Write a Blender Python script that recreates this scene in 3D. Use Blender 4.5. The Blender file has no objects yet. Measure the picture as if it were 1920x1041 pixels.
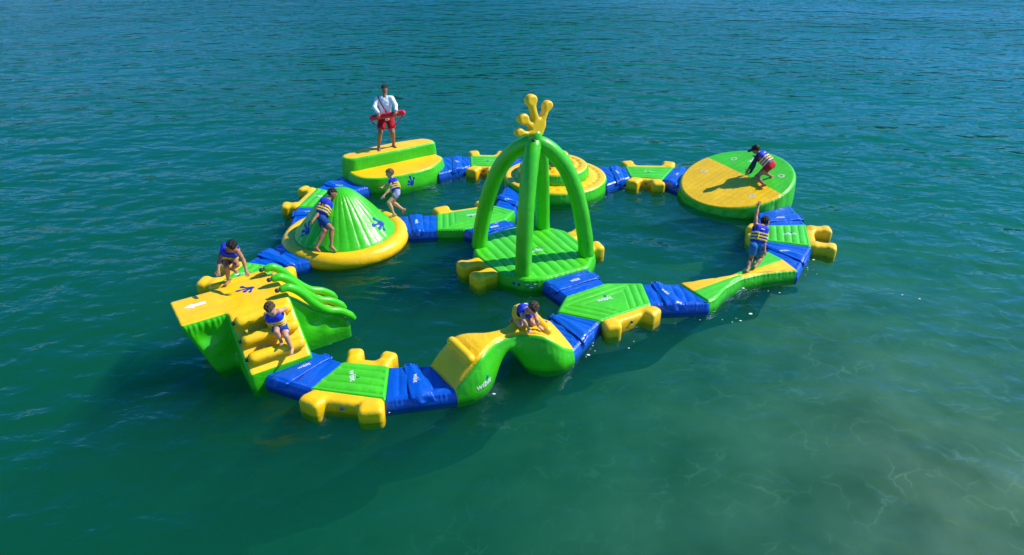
import bpy, bmesh, math, random
import numpy as np
from mathutils import Vector, Matrix
from mathutils.bvhtree import BVHTree
R = math.radians
random.seed(7); np.random.seed(7)
S = bpy.context.scene
COL = S.collection

# ------------------------------------------------------------ camera, world, sun, exposure
CAM_H, CAM_F, CAM_T = 7.2, 1250.0, R(29.25)
cam = bpy.data.objects.new('camera', bpy.data.cameras.new('camera'))
COL.objects.link(cam); S.camera = cam
cam.location = (0, 0, CAM_H); cam.rotation_euler = (R(90) - CAM_T, 0, 0)
cam.data.sensor_fit = 'HORIZONTAL'; cam.data.sensor_width = 36.0; cam.data.lens = CAM_F * 36.0 / 1920.0
cam.data.clip_start = 0.1; cam.data.clip_end = 4000

SUN_EL, SUN_AZ = R(43), R(13)                # azimuth measured from +x towards +y
SUN = Vector((math.cos(SUN_EL)*math.cos(SUN_AZ), math.cos(SUN_EL)*math.sin(SUN_AZ), math.sin(SUN_EL)))
W_ = bpy.data.worlds.new('World'); S.world = W_; W_.use_nodes = True
wn = W_.node_tree; wn.nodes.clear()
sky = wn.nodes.new('ShaderNodeTexSky'); sky.sky_type = 'NISHITA'; sky.sun_disc = False
sky.sun_elevation = SUN_EL; sky.sun_rotation = math.atan2(SUN.x, SUN.y)
sky.air_density = 1.0; sky.dust_density = 0.3; sky.ozone_density = 5.0; sky.altitude = 100
bgn = wn.nodes.new('ShaderNodeBackground'); bgn.inputs['Strength'].default_value = 0.15
won = wn.nodes.new('ShaderNodeOutputWorld')
hsv = wn.nodes.new('ShaderNodeHueSaturation'); hsv.inputs['Saturation'].default_value = 1.4   # a clear, deep blue day
wn.links.new(sky.outputs[0], hsv.inputs['Color']); wn.links.new(hsv.outputs[0], bgn.inputs[0]); wn.links.new(bgn.outputs[0], won.inputs[0])
sl = bpy.data.lights.new('sun', 'SUN'); sl.energy = 4.8; sl.angle = R(0.5); sl.color = (1.0, 0.95, 0.87)
sun = bpy.data.objects.new('sun', sl); COL.objects.link(sun)
sun.rotation_euler = (-SUN).to_track_quat('-Z', 'Y').to_euler()
sun.location = (30, 20, 40)
S.view_settings.view_transform = 'Standard'; S.view_settings.look = 'None'
S.view_settings.exposure = 0.3; S.view_settings.gamma = 1.0; S.view_settings.use_curve_mapping = False
S.render.engine = 'CYCLES'
S.cycles.use_denoising = True
S.cycles.max_bounces = 8; S.cycles.transparent_max_bounces = 16
S.cycles.volume_bounces = 2

# ------------------------------------------------------------ helpers
def V(x, y, z=0.0): return np.array((x, y, z), float)
def lerp(a, b, t): return a + (b - a) * t
def unit(v):
    v = np.asarray(v, float); return v / (np.linalg.norm(v) + 1e-12)

def tag(o, label=None, cat=None, group=None, kind=None):
    if label: o['label'] = label
    if cat: o['category'] = cat
    if group: o['group'] = group
    if kind: o['kind'] = kind
    return o
def mesh_obj(name, verts, faces, mat, parent=None, smooth=True):
    me = bpy.data.meshes.new(name)
    v = np.asarray(verts, float)
    if parent is not None: v = v - np.array(parent['o'])
    me.from_pydata(v.tolist(), [], [list(map(int, f)) for f in faces])
    me.materials.append(mat)
    if smooth: me.polygons.foreach_set('use_smooth', [True] * len(me.polygons))
    me.update()
    o = bpy.data.objects.new(name, me); COL.objects.link(o)
    if parent is not None:
        o.parent = parent['e']
    return o
def thing(name, loc, label, cat, group=None):
    e = bpy.data.objects.new(name, None); COL.objects.link(e)
    e.location = tuple(float(a) for a in loc); e.empty_display_size = .3
    tag(e, label, cat, group)
    return {'e': e, 'o': tuple(float(a) for a in loc)}
def sub(o, parent_o):
    """make o (built as a part of a thing) a sub-part of parent_o (a part of the same thing)"""
    o.parent = parent_o
    return o

# ---- 2D outlines
def fillet(poly, r, k=6):
    P = [np.array(p[:2], float) for p in poly]; out = []
    n = len(P)
    for i in range(n):
        a, b, c = P[i-1], P[i], P[(i+1) % n]
        la, lc = np.linalg.norm(a-b), np.linalg.norm(c-b)
        rr = min(r, la*.45, lc*.45)
        s, e = b + (a-b)/la*rr, b + (c-b)/lc*rr
        for j in range(k+1):
            t = j/k
            out.append((1-t)**2*s + 2*t*(1-t)*b + t*t*e)
    return np.array(out)
def resample(P, n):
    P = np.asarray(P, float); Q = np.vstack([P, P[:1]])
    d = np.r_[0, np.cumsum(np.linalg.norm(np.diff(Q, axis=0), axis=1))]
    t = np.linspace(0, d[-1], n, endpoint=False)
    return np.c_[np.interp(t, d, Q[:, 0]), np.interp(t, d, Q[:, 1])]
def ccw(P):
    P = np.asarray(P, float)
    a = np.sum(P[:, 0]*np.roll(P[:, 1], -1) - np.roll(P[:, 0], -1)*P[:, 1])
    return P if a > 0 else P[::-1]
def normals2(P):
    t = np.roll(P, -1, 0) - np.roll(P, 1, 0)
    nrm = np.c_[t[:, 1], -t[:, 0]]
    return nrm / (np.linalg.norm(nrm, axis=1)[:, None] + 1e-9)
def ribs(d, o, spacing, amp, p=.55):
    d = unit(np.array(d[:2])); o = np.array(o[:2], float)
    def f(x, y):
        t = ((x-o[0])*d[0] + (y-o[1])*d[1]) / spacing
        return amp*(np.abs(np.sin(np.pi*t))**p - 1)
    return f

def pillow(outline, z0, z1, er=.07, corner=.1, puff=.02, bulge=.03, h=None, n=220, m=34, c=None, pucker=.004, seam=4, skirt=.05):
    """inflated slab over a star-shaped outline; returns verts, side faces, top faces"""
    P = resample(fillet(ccw([p[:2] for p in outline]), corner), n)
    N = normals2(P)
    for _ in range(3): N = (np.roll(N, 1, 0) + N*2 + np.roll(N, -1, 0)); N /= np.linalg.norm(N, axis=1)[:, None]
    c = P.mean(0) if c is None else np.array(c[:2], float)
    zt = z1 if callable(z1) else (lambda x, y: z1 + 0*x)
    arc = np.arange(n)
    pk = np.sin(arc*2*np.pi/3.7) + .6*np.sin(arc*2*np.pi/5.3 + 1.3)
    rings = []
    q = P - N*skirt; rings.append(np.c_[q, np.full(n, z0)])
    for k in range(9):
        t = k/8
        q = P + N*(bulge*math.sin(math.pi*min(1, .12+.88*t)) + (pucker*pk*max(0, (t-.45)/.55)**2)[:, None])
        e = zt(q[:, 0], q[:, 1]) - er
        rings.append(np.c_[q, z0 + .02 + t*(e - z0 - .02)])
    na = 7
    for k in range(1, na+1):
        a = k/na*math.pi/2
        ins = er*(1-math.cos(a))
        tuck = .006*math.exp(-((k-seam)/.6)**2)
        q = P - N*(ins + tuck + (pucker*-pk*max(0, 1-k/na*1.2))[:, None])
        q0 = P - N*er
        rings.append(np.c_[q, zt(q0[:, 0], q0[:, 1]) - er + er*math.sin(a) - tuck])
    Q = P - N*er
    for k in range(1, m):
        s = (k/m)
        q = Q + (c - Q)*s
        z = zt(q[:, 0], q[:, 1]) + puff*(1-(1-s)**3)
        if h is not None: z = z + h(q[:, 0], q[:, 1])*min(1, s/.10)
        rings.append(np.c_[q, z])
    cz = float(zt(np.array([c[0]]), np.array([c[1]]))[0]) + puff + (float(h(np.array([c[0]]), np.array([c[1]]))[0]) if h is not None else 0)
    verts = np.vstack(rings + [np.array([[c[0], c[1], cz]])])
    side, top = [], []
    split = 9 + seam
    for r in range(len(rings)-1):
        tgt = side if r < split else top
        for i in range(n):
            j = (i+1) % n
            tgt.append((r*n+i, r*n+j, (r+1)*n+j, (r+1)*n+i))
    last = (len(rings)-1)*n
    for i in range(n): top.append((last+i, last+(i+1) % n, len(verts)-1))
    side.append(tuple(range(n-1, -1, -1)))
    return verts, side, top
def compact(verts, faces):
    idx = sorted({i for f in faces for i in f}); mp = {a: b for b, a in enumerate(idx)}
    return np.asarray(verts)[idx], [tuple(mp[i] for i in f) for f in faces]
def part(name, verts, faces, mat, T):
    v, f = compact(verts, faces); return mesh_obj(name, v, f, mat, T)
def split_faces(verts, faces, planes, classify):
    """cut faces along vertical planes (point, normal) and group them by classify(x, y)"""
    bm = bmesh.new(); v, f = compact(verts, faces)
    bv = [bm.verts.new(p) for p in v]
    for q in f:
        try: bm.faces.new([bv[i] for i in q])
        except ValueError: pass
    for p, nn in planes:
        bmesh.ops.bisect_plane(bm, geom=bm.verts[:]+bm.edges[:]+bm.faces[:], dist=1e-5, plane_co=(p[0], p[1], 0), plane_no=(nn[0], nn[1], 0))
    bm.verts.index_update()
    vs = np.array([q.co[:] for q in bm.verts]); groups = {}
    for q in bm.faces:
        cc = q.calc_center_median(); groups.setdefault(classify(cc.x, cc.y, cc.z), []).append(tuple(a.index for a in q.verts))
    bm.free()
    return vs, groups

# ---- signed-distance bodies and surface nets
class Field:
    def __init__(s, lo, hi, res):
        s.lo = np.array(lo, float); s.res = res
        s.n = np.ceil((np.array(hi)-s.lo)/res).astype(int) + 1
        s.f = np.full(s.n, 1.0, np.float32)
        s.ax = [(s.lo[i] + np.arange(s.n[i])*res).astype(np.float32) for i in range(3)]
    def box(s, lo, hi):
        a = np.clip(np.floor((np.array(lo)-s.lo)/s.res).astype(int), 0, s.n-1)
        b = np.clip(np.ceil((np.array(hi)-s.lo)/s.res).astype(int)+1, 1, s.n)
        sl = tuple(slice(a[i], b[i]) for i in range(3))
        X, Y, Z = np.meshgrid(s.ax[0][sl[0]], s.ax[1][sl[1]], s.ax[2][sl[2]], indexing='ij', sparse=True)
        return sl, X, Y, Z
    def all(s): return np.meshgrid(*s.ax, indexing='ij', sparse=True)
    def add(s, sl, d, k=0.0):
        f = s.f[sl]
        if k > 0:
            hh = np.clip(.5 + .5*(f-d)/k, 0, 1)
            s.f[sl] = f*(1-hh) + d*hh - k*hh*(1-hh)
        else: s.f[sl] = np.minimum(f, d)
    def cone(s, a, b, ra, rb, k=.015, flat=None):
        a = np.array(a, float); b = np.array(b, float); m = max(ra, rb) + k*2 + s.res*3
        sl, X, Y, Z = s.box(np.minimum(a, b)-m, np.maximum(a, b)+m)
        d = b-a; L2 = max(float(d@d), 1e-9)
        t = ((X-a[0])*d[0] + (Y-a[1])*d[1] + (Z-a[2])*d[2]) / L2
        tc = np.clip(t, 0, 1)
        D = np.sqrt((X-a[0]-tc*d[0])**2 + (Y-a[1]-tc*d[1])**2 + (Z-a[2]-tc*d[2])**2) - (ra + (rb-ra)*tc)
        if flat is not None: D = np.maximum(D, (t-flat)*math.sqrt(L2))
        s.add(sl, D, k)
    def ell(s, c, R3, rad, k=.015):
        """ellipsoid with axes rows of R3 and radii rad"""
        m = max(rad) + k*2 + s.res*3; c = np.array(c, float)
        sl, X, Y, Z = s.box(c-m, c+m)
        q = [((X-c[0])*R3[i][0] + (Y-c[1])*R3[i][1] + (Z-c[2])*R3[i][2]) for i in range(3)]
        k0 = np.sqrt(sum((q[i]/rad[i])**2 for i in range(3))) + 1e-6
        k1 = np.sqrt(sum((q[i]/rad[i]**2)**2 for i in range(3))) + 1e-6
        s.add(sl, (k0*(k0-1)/k1).astype(np.float32), k)
    def rbox(s, c, R3, half, r, k=0.0):
        m = float(np.linalg.norm(half)) + r + k*2 + s.res*3; c = np.array(c, float)
        sl, X, Y, Z = s.box(c-m, c+m)
        q = [np.abs((X-c[0])*R3[i][0] + (Y-c[1])*R3[i][1] + (Z-c[2])*R3[i][2]) - (half[i]-r) for i in range(3)]
        D = np.sqrt(sum(np.maximum(v, 0)**2 for v in q)) + np.minimum(np.maximum(np.maximum(q[0], q[1]), q[2]), 0) - r
        s.add(sl, D, k)
    def mesh(s): return surface_nets(s.f, s.lo, s.res)
def surface_nets(f, lo, res):
    ins = f < 0
    nx, ny, nz = f.shape
    cor = [(i, j, k) for i in (0, 1) for j in (0, 1) for k in (0, 1)]
    cnt = sum(ins[i:nx-1+i, j:ny-1+j, k:nz-1+k].astype(np.int8) for i, j, k in cor)
    act = (cnt > 0) & (cnt < 8)
    idx = np.argwhere(act)
    if len(idx) == 0: return np.zeros((0, 3)), []
    val = {c: f[idx[:, 0]+c[0], idx[:, 1]+c[1], idx[:, 2]+c[2]].astype(float) for c in cor}
    acc = np.zeros((len(idx), 3)); num = np.zeros(len(idx))
    for a in cor:
        for ax in range(3):
            if a[ax] == 0:
                b = list(a); b[ax] = 1; b = tuple(b)
                va, vb = val[a], val[b]; cr = (va < 0) != (vb < 0)
                t = np.where(cr, va/np.where(cr, va-vb, 1), 0)
                p = np.tile(np.array(a, float), (len(idx), 1)); p[:, ax] = t
                acc[cr] += p[cr]; num[cr] += 1
    verts = lo + (idx + acc/num[:, None])*res
    vid = np.full(act.shape, -1, int); vid[tuple(idx.T)] = np.arange(len(idx))
    faces = []
    for ax in range(3):
        o1, o2 = (ax+1) % 3, (ax+2) % 3
        sl0 = [slice(None)]*3; sl1 = [slice(None)]*3
        sl0[ax] = slice(0, -1); sl1[ax] = slice(1, None)
        A, B = ins[tuple(sl0)], ins[tuple(sl1)]
        e = np.argwhere(A != B)
        e = e[(e[:, o1] > 0) & (e[:, o2] > 0) & (e[:, o1] < f.shape[o1]-1) & (e[:, o2] < f.shape[o2]-1)]
        if not len(e): continue
        def at(d1, d2):
            q = e.copy(); q[:, o1] += d1; q[:, o2] += d2; return vid[tuple(q.T)]
        quad = np.c_[at(-1, -1), at(0, -1), at(0, 0), at(-1, 0)]
        flip = ~A[tuple(e.T)]
        quad[flip] = quad[flip][:, ::-1]
        faces.append(quad)
    return verts, np.vstack(faces).tolist()
def smooth_mesh(v, f, it=2):
    v = v.copy(); q = np.array(f)
    e = np.vstack([q[:, [0, 1]], q[:, [1, 2]], q[:, [2, 3]], q[:, [3, 0]]])
    for _ in range(it):
        s = np.zeros_like(v); c = np.zeros(len(v))
        for a, b in ((0, 1), (1, 0)):
            np.add.at(s, e[:, a], v[e[:, b]]); np.add.at(c, e[:, a], 1)
        v = .5*v + .5*s/np.maximum(c, 1)[:, None]
    return v
def frame3(z, x=None):
    z = unit(z); x = np.array((1., 0, 0)) if x is None else np.array(x, float)
    x = unit(x - z*(x@z)); return np.array([x, np.cross(z, x), z])

# ---- tubes
def tube(pts, rad, n=20, cap=True, wob=0.0):
    pts = np.array(pts, float); m = len(pts)
    rad = np.full(m, rad) if np.isscalar(rad) else np.array(rad, float)
    t = np.gradient(pts, axis=0); t /= np.linalg.norm(t, axis=1)[:, None]
    up = np.array((0, 0, 1.)) if abs(t[0][2]) < .9 else np.array((1., 0, 0))
    x = unit(np.cross(up, t[0])); rings = []
    for i in range(m):
        x = unit(x - t[i]*(x@t[i])); y = np.cross(t[i], x)
        a = np.linspace(0, 2*np.pi, n, endpoint=False)
        rings.append(pts[i] + rad[i]*(np.cos(a)[:, None]*x + np.sin(a)[:, None]*y))
    if cap:                                        # rounded ends
        ra, rb = rings[0], rings[-1]
        fa = [pts[0] + (ra-pts[0])*math.cos(s) - t[0]*rad[0]*.8*math.sin(s) for s in (1.35, .95, .5)]
        fb = [pts[-1] + (rb-pts[-1])*math.cos(s) + t[-1]*rad[-1]*.8*math.sin(s) for s in (.5, .95, 1.35)]
        rings = fa + rings + fb
    v = np.vstack(rings); f = []
    for r in range(len(rings)-1):
        for i in range(n):
            j = (i+1) % n; f.append((r*n+i, r*n+j, (r+1)*n+j, (r+1)*n+i))
    f.append(tuple(range(n-1, -1, -1))); f.append(tuple((len(rings)-1)*n+i for i in range(n)))
    return v, f
def spline(pts, n):
    P = np.array(pts, float); Q = np.vstack([2*P[0]-P[1], P, 2*P[-1]-P[-2]]); out = []
    segs = len(P)-1
    for u in np.linspace(0, segs-1e-6, n):
        i = int(u); t = u-i; a, b, c, d = Q[i:i+4]
        out.append(.5*((2*b) + (c-a)*t + (2*a-5*b+4*c-d)*t*t + (3*b-a-3*c+d)*t**3))
    return np.array(out)

# ---- flat print that follows the surface it is printed on
def fill2d(sdf, lo, hi, n):
    """triangulated 2D region sdf<0 as small grid cells"""
    xs = np.linspace(lo[0], hi[0], n); ys = np.linspace(lo[1], hi[1], max(3, int(n*(hi[1]-lo[1])/(hi[0]-lo[0]))))
    X, Y = np.meshgrid(xs, ys, indexing='ij'); F = sdf(X, Y)
    V2, Fc, cache = [], [], {}
    def vert(key, p):
        if key not in cache: cache[key] = len(V2); V2.append(p)
        return cache[key]
    for i in range(len(xs)-1):
        for j in range(len(ys)-1):
            q = [(i, j), (i+1, j), (i+1, j+1), (i, j+1)]
            vals = [F[a] for a in q]
            if min(vals) >= 0: continue
            poly = []
            for k in range(4):
                a, b = q[k], q[(k+1) % 4]; va, vb = F[a], F[b]
                if va < 0: poly.append(vert(a, (xs[a[0]], ys[a[1]])))
                if (va < 0) != (vb < 0):
                    t = va/(va-vb)
                    poly.append(vert((min(a, b), max(a, b)), (lerp(xs[a[0]], xs[b[0]], t), lerp(ys[a[1]], ys[b[1]], t))))
            if len(poly) >= 3: Fc.append(poly)
    return np.array(V2), Fc
def cap2(X, Y, a, b, ra, rb):
    d = (b[0]-a[0], b[1]-a[1]); L2 = d[0]**2+d[1]**2+1e-9
    t = np.clip(((X-a[0])*d[0]+(Y-a[1])*d[1])/L2, 0, 1)
    return np.hypot(X-a[0]-t*d[0], Y-a[1]-t*d[1]) - (ra+(rb-ra)*t)
def smin(a, b, k):
    h = np.clip(.5+.5*(b-a)/k, 0, 1); return b*(1-h)+a*h-k*h*(1-h)
def hand_sdf(X, Y):
    """webbed four-toed frog hand, palm bottom at the origin, about 0.95 tall"""
    d = cap2(X, Y, (0, .12), (.02, .24), .125, .15)
    for tip, mid, pal, rt, rm in (((-.385, .18), (-.22, .13), (-.05, .16), .078, .04), ((-.30, .435), (-.14, .27), (-.02, .2), .105, .052),
                                  ((-.135, .78), (-.07, .5), (0, .25), .112, .055), ((.22, .62), (.14, .43), (.06, .25), .095, .05)):
        e = smin(cap2(X, Y, tip, tip, rt, rt), cap2(X, Y, tip, mid, rm*.95, rm), .06)
        e = np.minimum(e, cap2(X, Y, mid, pal, rm, rm*1.5))
        d = smin(d, e, .05)
    return np.maximum(d, -(Y+.02))
HAND2 = fill2d(hand_sdf, (-.5, -.05), (.36, .93), 46)
def arrow_sdf(X, Y):
    shaft = np.maximum(np.abs(Y)-.045-.012*X, np.maximum(X-.34, -X+.08))
    head = np.maximum(np.abs(Y) - (X+.02)*.55, X-.14)
    return np.minimum(shaft, head)
ARROW2 = fill2d(arrow_sdf, (-.05, -.12), (.37, .12), 60)
_txt = {}
def text2d(s, size=1.0):
    if s in _txt: return _txt[s]
    cu = bpy.data.curves.new('txt', 'FONT'); cu.body = s; cu.align_x = 'CENTER'; cu.align_y = 'CENTER'; cu.resolution_u = 3
    cu.offset = .010
    o = bpy.data.objects.new('txt', cu); COL.objects.link(o)
    bpy.context.view_layer.update()
    me = bpy.data.meshes.new_from_object(o.evaluated_get(bpy.context.evaluated_depsgraph_get()))
    bpy.data.objects.remove(o); bpy.data.curves.remove(cu)
    bm = bmesh.new(); bm.from_mesh(me); bpy.data.meshes.remove(me)
    bmesh.ops.remove_doubles(bm, verts=bm.verts, dist=1e-4)
    xs = [v.co.x for v in bm.verts]
    for a in np.arange(min(xs), max(xs), .14):
        bmesh.ops.bisect_plane(bm, geom=bm.verts[:]+bm.edges[:]+bm.faces[:], dist=1e-5, plane_co=(a, 0, 0), plane_no=(1, 0, 0))
    for a in np.arange(-.5, .6, .14):
        bmesh.ops.bisect_plane(bm, geom=bm.verts[:]+bm.edges[:]+bm.faces[:], dist=1e-5, plane_co=(0, a, 0), plane_no=(0, 1, 0))
    bm.verts.index_update()
    r = (np.array([v.co[:2] for v in bm.verts]), [[v.index for v in f.verts] for f in bm.faces]); bm.free()
    _txt[s] = r; return r
def bvh_of(objs):
    vs, fs = [], []
    for o in objs:
        mw = o.matrix_world if o.parent is None else Matrix.Translation(o.parent.location if o.parent.parent is None else o.parent.parent.location)
        b = len(vs); vs += [mw @ v.co for v in o.data.vertices]; fs += [[b+i for i in p.vertices] for p in o.data.polygons]
    return BVHTree.FromPolygons(vs, fs)
def decal(name, shape, mat, T, on, o, ux, uy, scale, dz=.004, d=None):
    """print a 2D shape on the surface: o origin, ux/uy in-plane directions, cast along -normal"""
    v2, f2 = shape; ux = unit(ux); uy = np.array(uy, float); uy = unit(uy - ux*(uy@ux)); nn = np.cross(ux, uy)
    tree = on if isinstance(on, BVHTree) else bvh_of(on if isinstance(on, (list, tuple)) else [on])
    P = []; last = 0.0
    for a in v2:
        p = np.array(o, float) + ux*a[0]*scale + uy*a[1]*scale
        hit = tree.ray_cast(Vector(p + nn*.6), Vector(-nn), 2.0)
        if hit[0] is None: P.append(p + nn*last)
        else:
            last = float((np.array(hit[0]) - p) @ nn); P.append(p + nn*(last + dz))
    return mesh_obj(name, np.array(P), f2, mat, T)
def logo(T, on, o, ux, uy, size=.2, white=None, hand=None, par=None):
    """the maker's word mark with its little hand above the letters"""
    ux, uy = unit(ux), np.array(uy, float); uy = unit(uy - ux*(uy@ux))
    tree = bvh_of(on if isinstance(on, (list, tuple)) else [on])
    a = decal('word_mark', text2d('wibit'), white or M['white'], T, tree, o, ux, uy, size)
    b = decal('hand_mark', HAND2, hand or M['print_blue'], T, tree, np.array(o, float) + ux*size*.45 + uy*size*.33, ux, uy, size*.55)
    if par is not None: sub(a, par); sub(b, par)
    return a, b

# ------------------------------------------------------------ materials
M = {}
def wet_line(m):
    """uneven darker film of lake slime and wet vinyl just above the waterline"""
    nt = m.node_tree; N = nt.nodes.new; L = nt.links.new
    p = [n for n in nt.nodes if n.type == 'BSDF_PRINCIPLED'][0]; src = p.inputs['Base Color'].links[0].from_socket
    ge = N('ShaderNodeNewGeometry'); se = N('ShaderNodeSeparateXYZ'); L(ge.outputs['Position'], se.inputs[0])
    nz = N('ShaderNodeTexNoise'); nz.inputs['Scale'].default_value = 5; nz.inputs['Detail'].default_value = 4; L(ge.outputs['Position'], nz.inputs['Vector'])
    a = N('ShaderNodeMath'); a.operation = 'MULTIPLY_ADD'; L(nz.outputs[0], a.inputs[0]); a.inputs[1].default_value = -.13; L(se.outputs['Z'], a.inputs[2])
    r = N('ShaderNodeMapRange'); r.inputs['From Min'].default_value = -.06; r.inputs['From Max'].default_value = .03; r.inputs['To Min'].default_value = .55; r.inputs['To Max'].default_value = 0; L(a.outputs[0], r.inputs[0])
    x = N('ShaderNodeMixRGB'); x.blend_type = 'MULTIPLY'; L(r.outputs[0], x.inputs[0]); L(src, x.inputs[1]); x.inputs[2].default_value = (.42, .46, .30, 1); L(x.outputs[0], p.inputs['Base Color'])
def newmat(n):
    m = bpy.data.materials.new(n); m.use_nodes = True; m.node_tree.nodes.clear()
    return m, m.node_tree
def pvc(name, col, rough=.34, wr=.5, var=.10, spec=.5, scale=3.0, fine=1.0, aniso=None):
    """vinyl / cloth: slight colour wear, shallow wrinkles and tension ripples"""
    m, nt = newmat(name); N = nt.nodes.new; L = nt.links.new
    out = N('ShaderNodeOutputMaterial'); p = N('ShaderNodeBsdfPrincipled'); L(p.outputs[0], out.inputs[0])
    tc = N('ShaderNodeTexCoord')
    n1 = N('ShaderNodeTexNoise'); n1.inputs['Scale'].default_value = scale*.7; n1.inputs['Detail'].default_value = 6; n1.inputs['Roughness'].default_value = .6
    L(tc.outputs['Object'], n1.inputs['Vector'])
    mr = N('ShaderNodeMapRange'); mr.inputs['From Min'].default_value = .3; mr.inputs['From Max'].default_value = .7
    mr.inputs['To Min'].default_value = 1-var; mr.inputs['To Max'].default_value = 1+var*.6
    L(n1.outputs[0], mr.inputs[0])
    hs = N('ShaderNodeHueSaturation'); hs.inputs['Color'].default_value = (*col, 1); L(mr.outputs[0], hs.inputs['Value'])
    L(hs.outputs[0], p.inputs['Base Color'])
    r2 = N('ShaderNodeMapRange'); r2.inputs['To Min'].default_value = rough-.14; r2.inputs['To Max'].default_value = rough+.16
    n3 = N('ShaderNodeTexNoise'); n3.inputs['Scale'].default_value = scale*4; n3.inputs['Detail'].default_value = 4
    L(tc.outputs['Object'], n3.inputs['Vector']); L(n3.outputs[0], r2.inputs[0]); L(r2.outputs[0], p.inputs['Roughness'])
    p.inputs['Specular IOR Level'].default_value = spec
    if wr > 0:
        n2 = N('ShaderNodeTexNoise'); n2.inputs['Scale'].default_value = scale*2.2; n2.inputs['Detail'].default_value = 3; n2.inputs['Distortion'].default_value = .6
        L(tc.outputs['Object'], n2.inputs['Vector'])
        n4 = N('ShaderNodeTexNoise'); n4.inputs['Scale'].default_value = scale*11*fine; n4.inputs['Detail'].default_value = 2
        L(tc.outputs['Object'], n4.inputs['Vector'])
        b1 = N('ShaderNodeBump'); b1.inputs['Strength'].default_value = wr; b1.inputs['Distance'].default_value = .03
        b2 = N('ShaderNodeBump'); b2.inputs['Strength'].default_value = wr*.5; b2.inputs['Distance'].default_value = .008
        L(n2.outputs[0], b1.inputs['Height']); L(n4.outputs[0], b2.inputs['Height']); L(b1.outputs[0], b2.inputs['Normal']); L(b2.outputs[0], p.inputs['Normal'])
    M[name] = m; return m
pvc('green', (.042, .50, .004), .33, .36, .15)
pvc('lime', (.066, .58, .012), .36, .36, .16)
pvc('yellow', (.93, .545, .0008), .36, .34, .16)
pvc('yellow_creased', (.93, .545, .0008), .36, 1.0, scale=2.2)
pvc('blue', (.001, .092, .54), .34, .45, scale=3.5)
pvc('print_blue', (.004, .032, .33), .55, 0, spec=.25)
pvc('print_green', (.03, .45, .03), .4, 0)
pvc('white', (.82, .82, .82), .45, 0, .04)
pvc('grey_print', (.62, .62, .58), .5, 0, .05)
pvc('dark', (.02, .022, .03), .5, 0)
pvc('blue_grey', (.08, .13, .3), .5, 0)
pvc('red', (.72, .012, .03), .42, .25, scale=8)
pvc('red_shorts', (.42, .006, .012), .75, .7, scale=12, spec=.2)
pvc('strap_red', (.5, .008, .03), .6, .2, spec=.3)
pvc('shirt', (.80, .82, .86), .8, .8, .03, scale=10, spec=.15)
pvc('vest_blue', (.012, .040, .60), .62, .8, .15, scale=12, spec=.25)
pvc('vest_yellow', (.88, .60, .01), .6, .3, scale=12, spec=.25)
pvc('navy', (.006, .012, .07), .7, .5, scale=12, spec=.2)
pvc('swim_blue', (.008, .06, .26), .7, .7, .25, scale=14, spec=.2)
pvc('swim_light', (.02, .17, .42), .7, .7, .3, scale=14, spec=.2)
pvc('swim_royal', (.006, .045, .35), .7, .7, .2, scale=14, spec=.2)
pvc('swim_pale', (.35, .38, .60), .7, .7, .5, scale=22, spec=.2)
pvc('swim_yellow', (.75, .48, .02), .7, .7, .2, scale=14, spec=.2)
pvc('swim_red', (.62, .015, .012), .7, .7, .15, scale=14, spec=.2)
pvc('teal_cloth', (.006, .035, .06), .7, .5, .2, scale=14, spec=.2)
pvc('orange_cloth', (.55, .09, .015), .7, .5, .2, scale=14, spec=.2)
pvc('cap_black', (.008, .008, .012), .6, .3, scale=14, spec=.3)
pvc('hair_black', (.010, .007, .006), .5, 1.0, .4, scale=26, spec=.4)
pvc('hair_brown', (.10, .060, .032), .55, 1.0, .5, scale=26, spec=.3)
pvc('hair_light', (.20, .125, .055), .55, 1.0, .5, scale=26, spec=.3)
def skin(name, col):
    m = pvc(name, col, .5, .25, .18, .35, scale=9)
    p = [n for n in m.node_tree.nodes if n.type == 'BSDF_PRINCIPLED'][0]
    p.inputs['Subsurface Weight'].default_value = .12; p.inputs['Subsurface Radius'].default_value = (.02, .008, .004); p.inputs['Subsurface Scale'].default_value = .5
skin('skin_brown', (.33, .14, .068)); skin('skin_fair', (.58, .30, .18)); skin('skin_mid', (.38, .17, .085))
pvc('lip', (.22, .05, .035), .5, 0); pvc('eye', (.015, .01, .008), .25, 0)

for q in ('green', 'lime', 'yellow', 'yellow_creased', 'blue'): wet_line(M[q])

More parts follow.
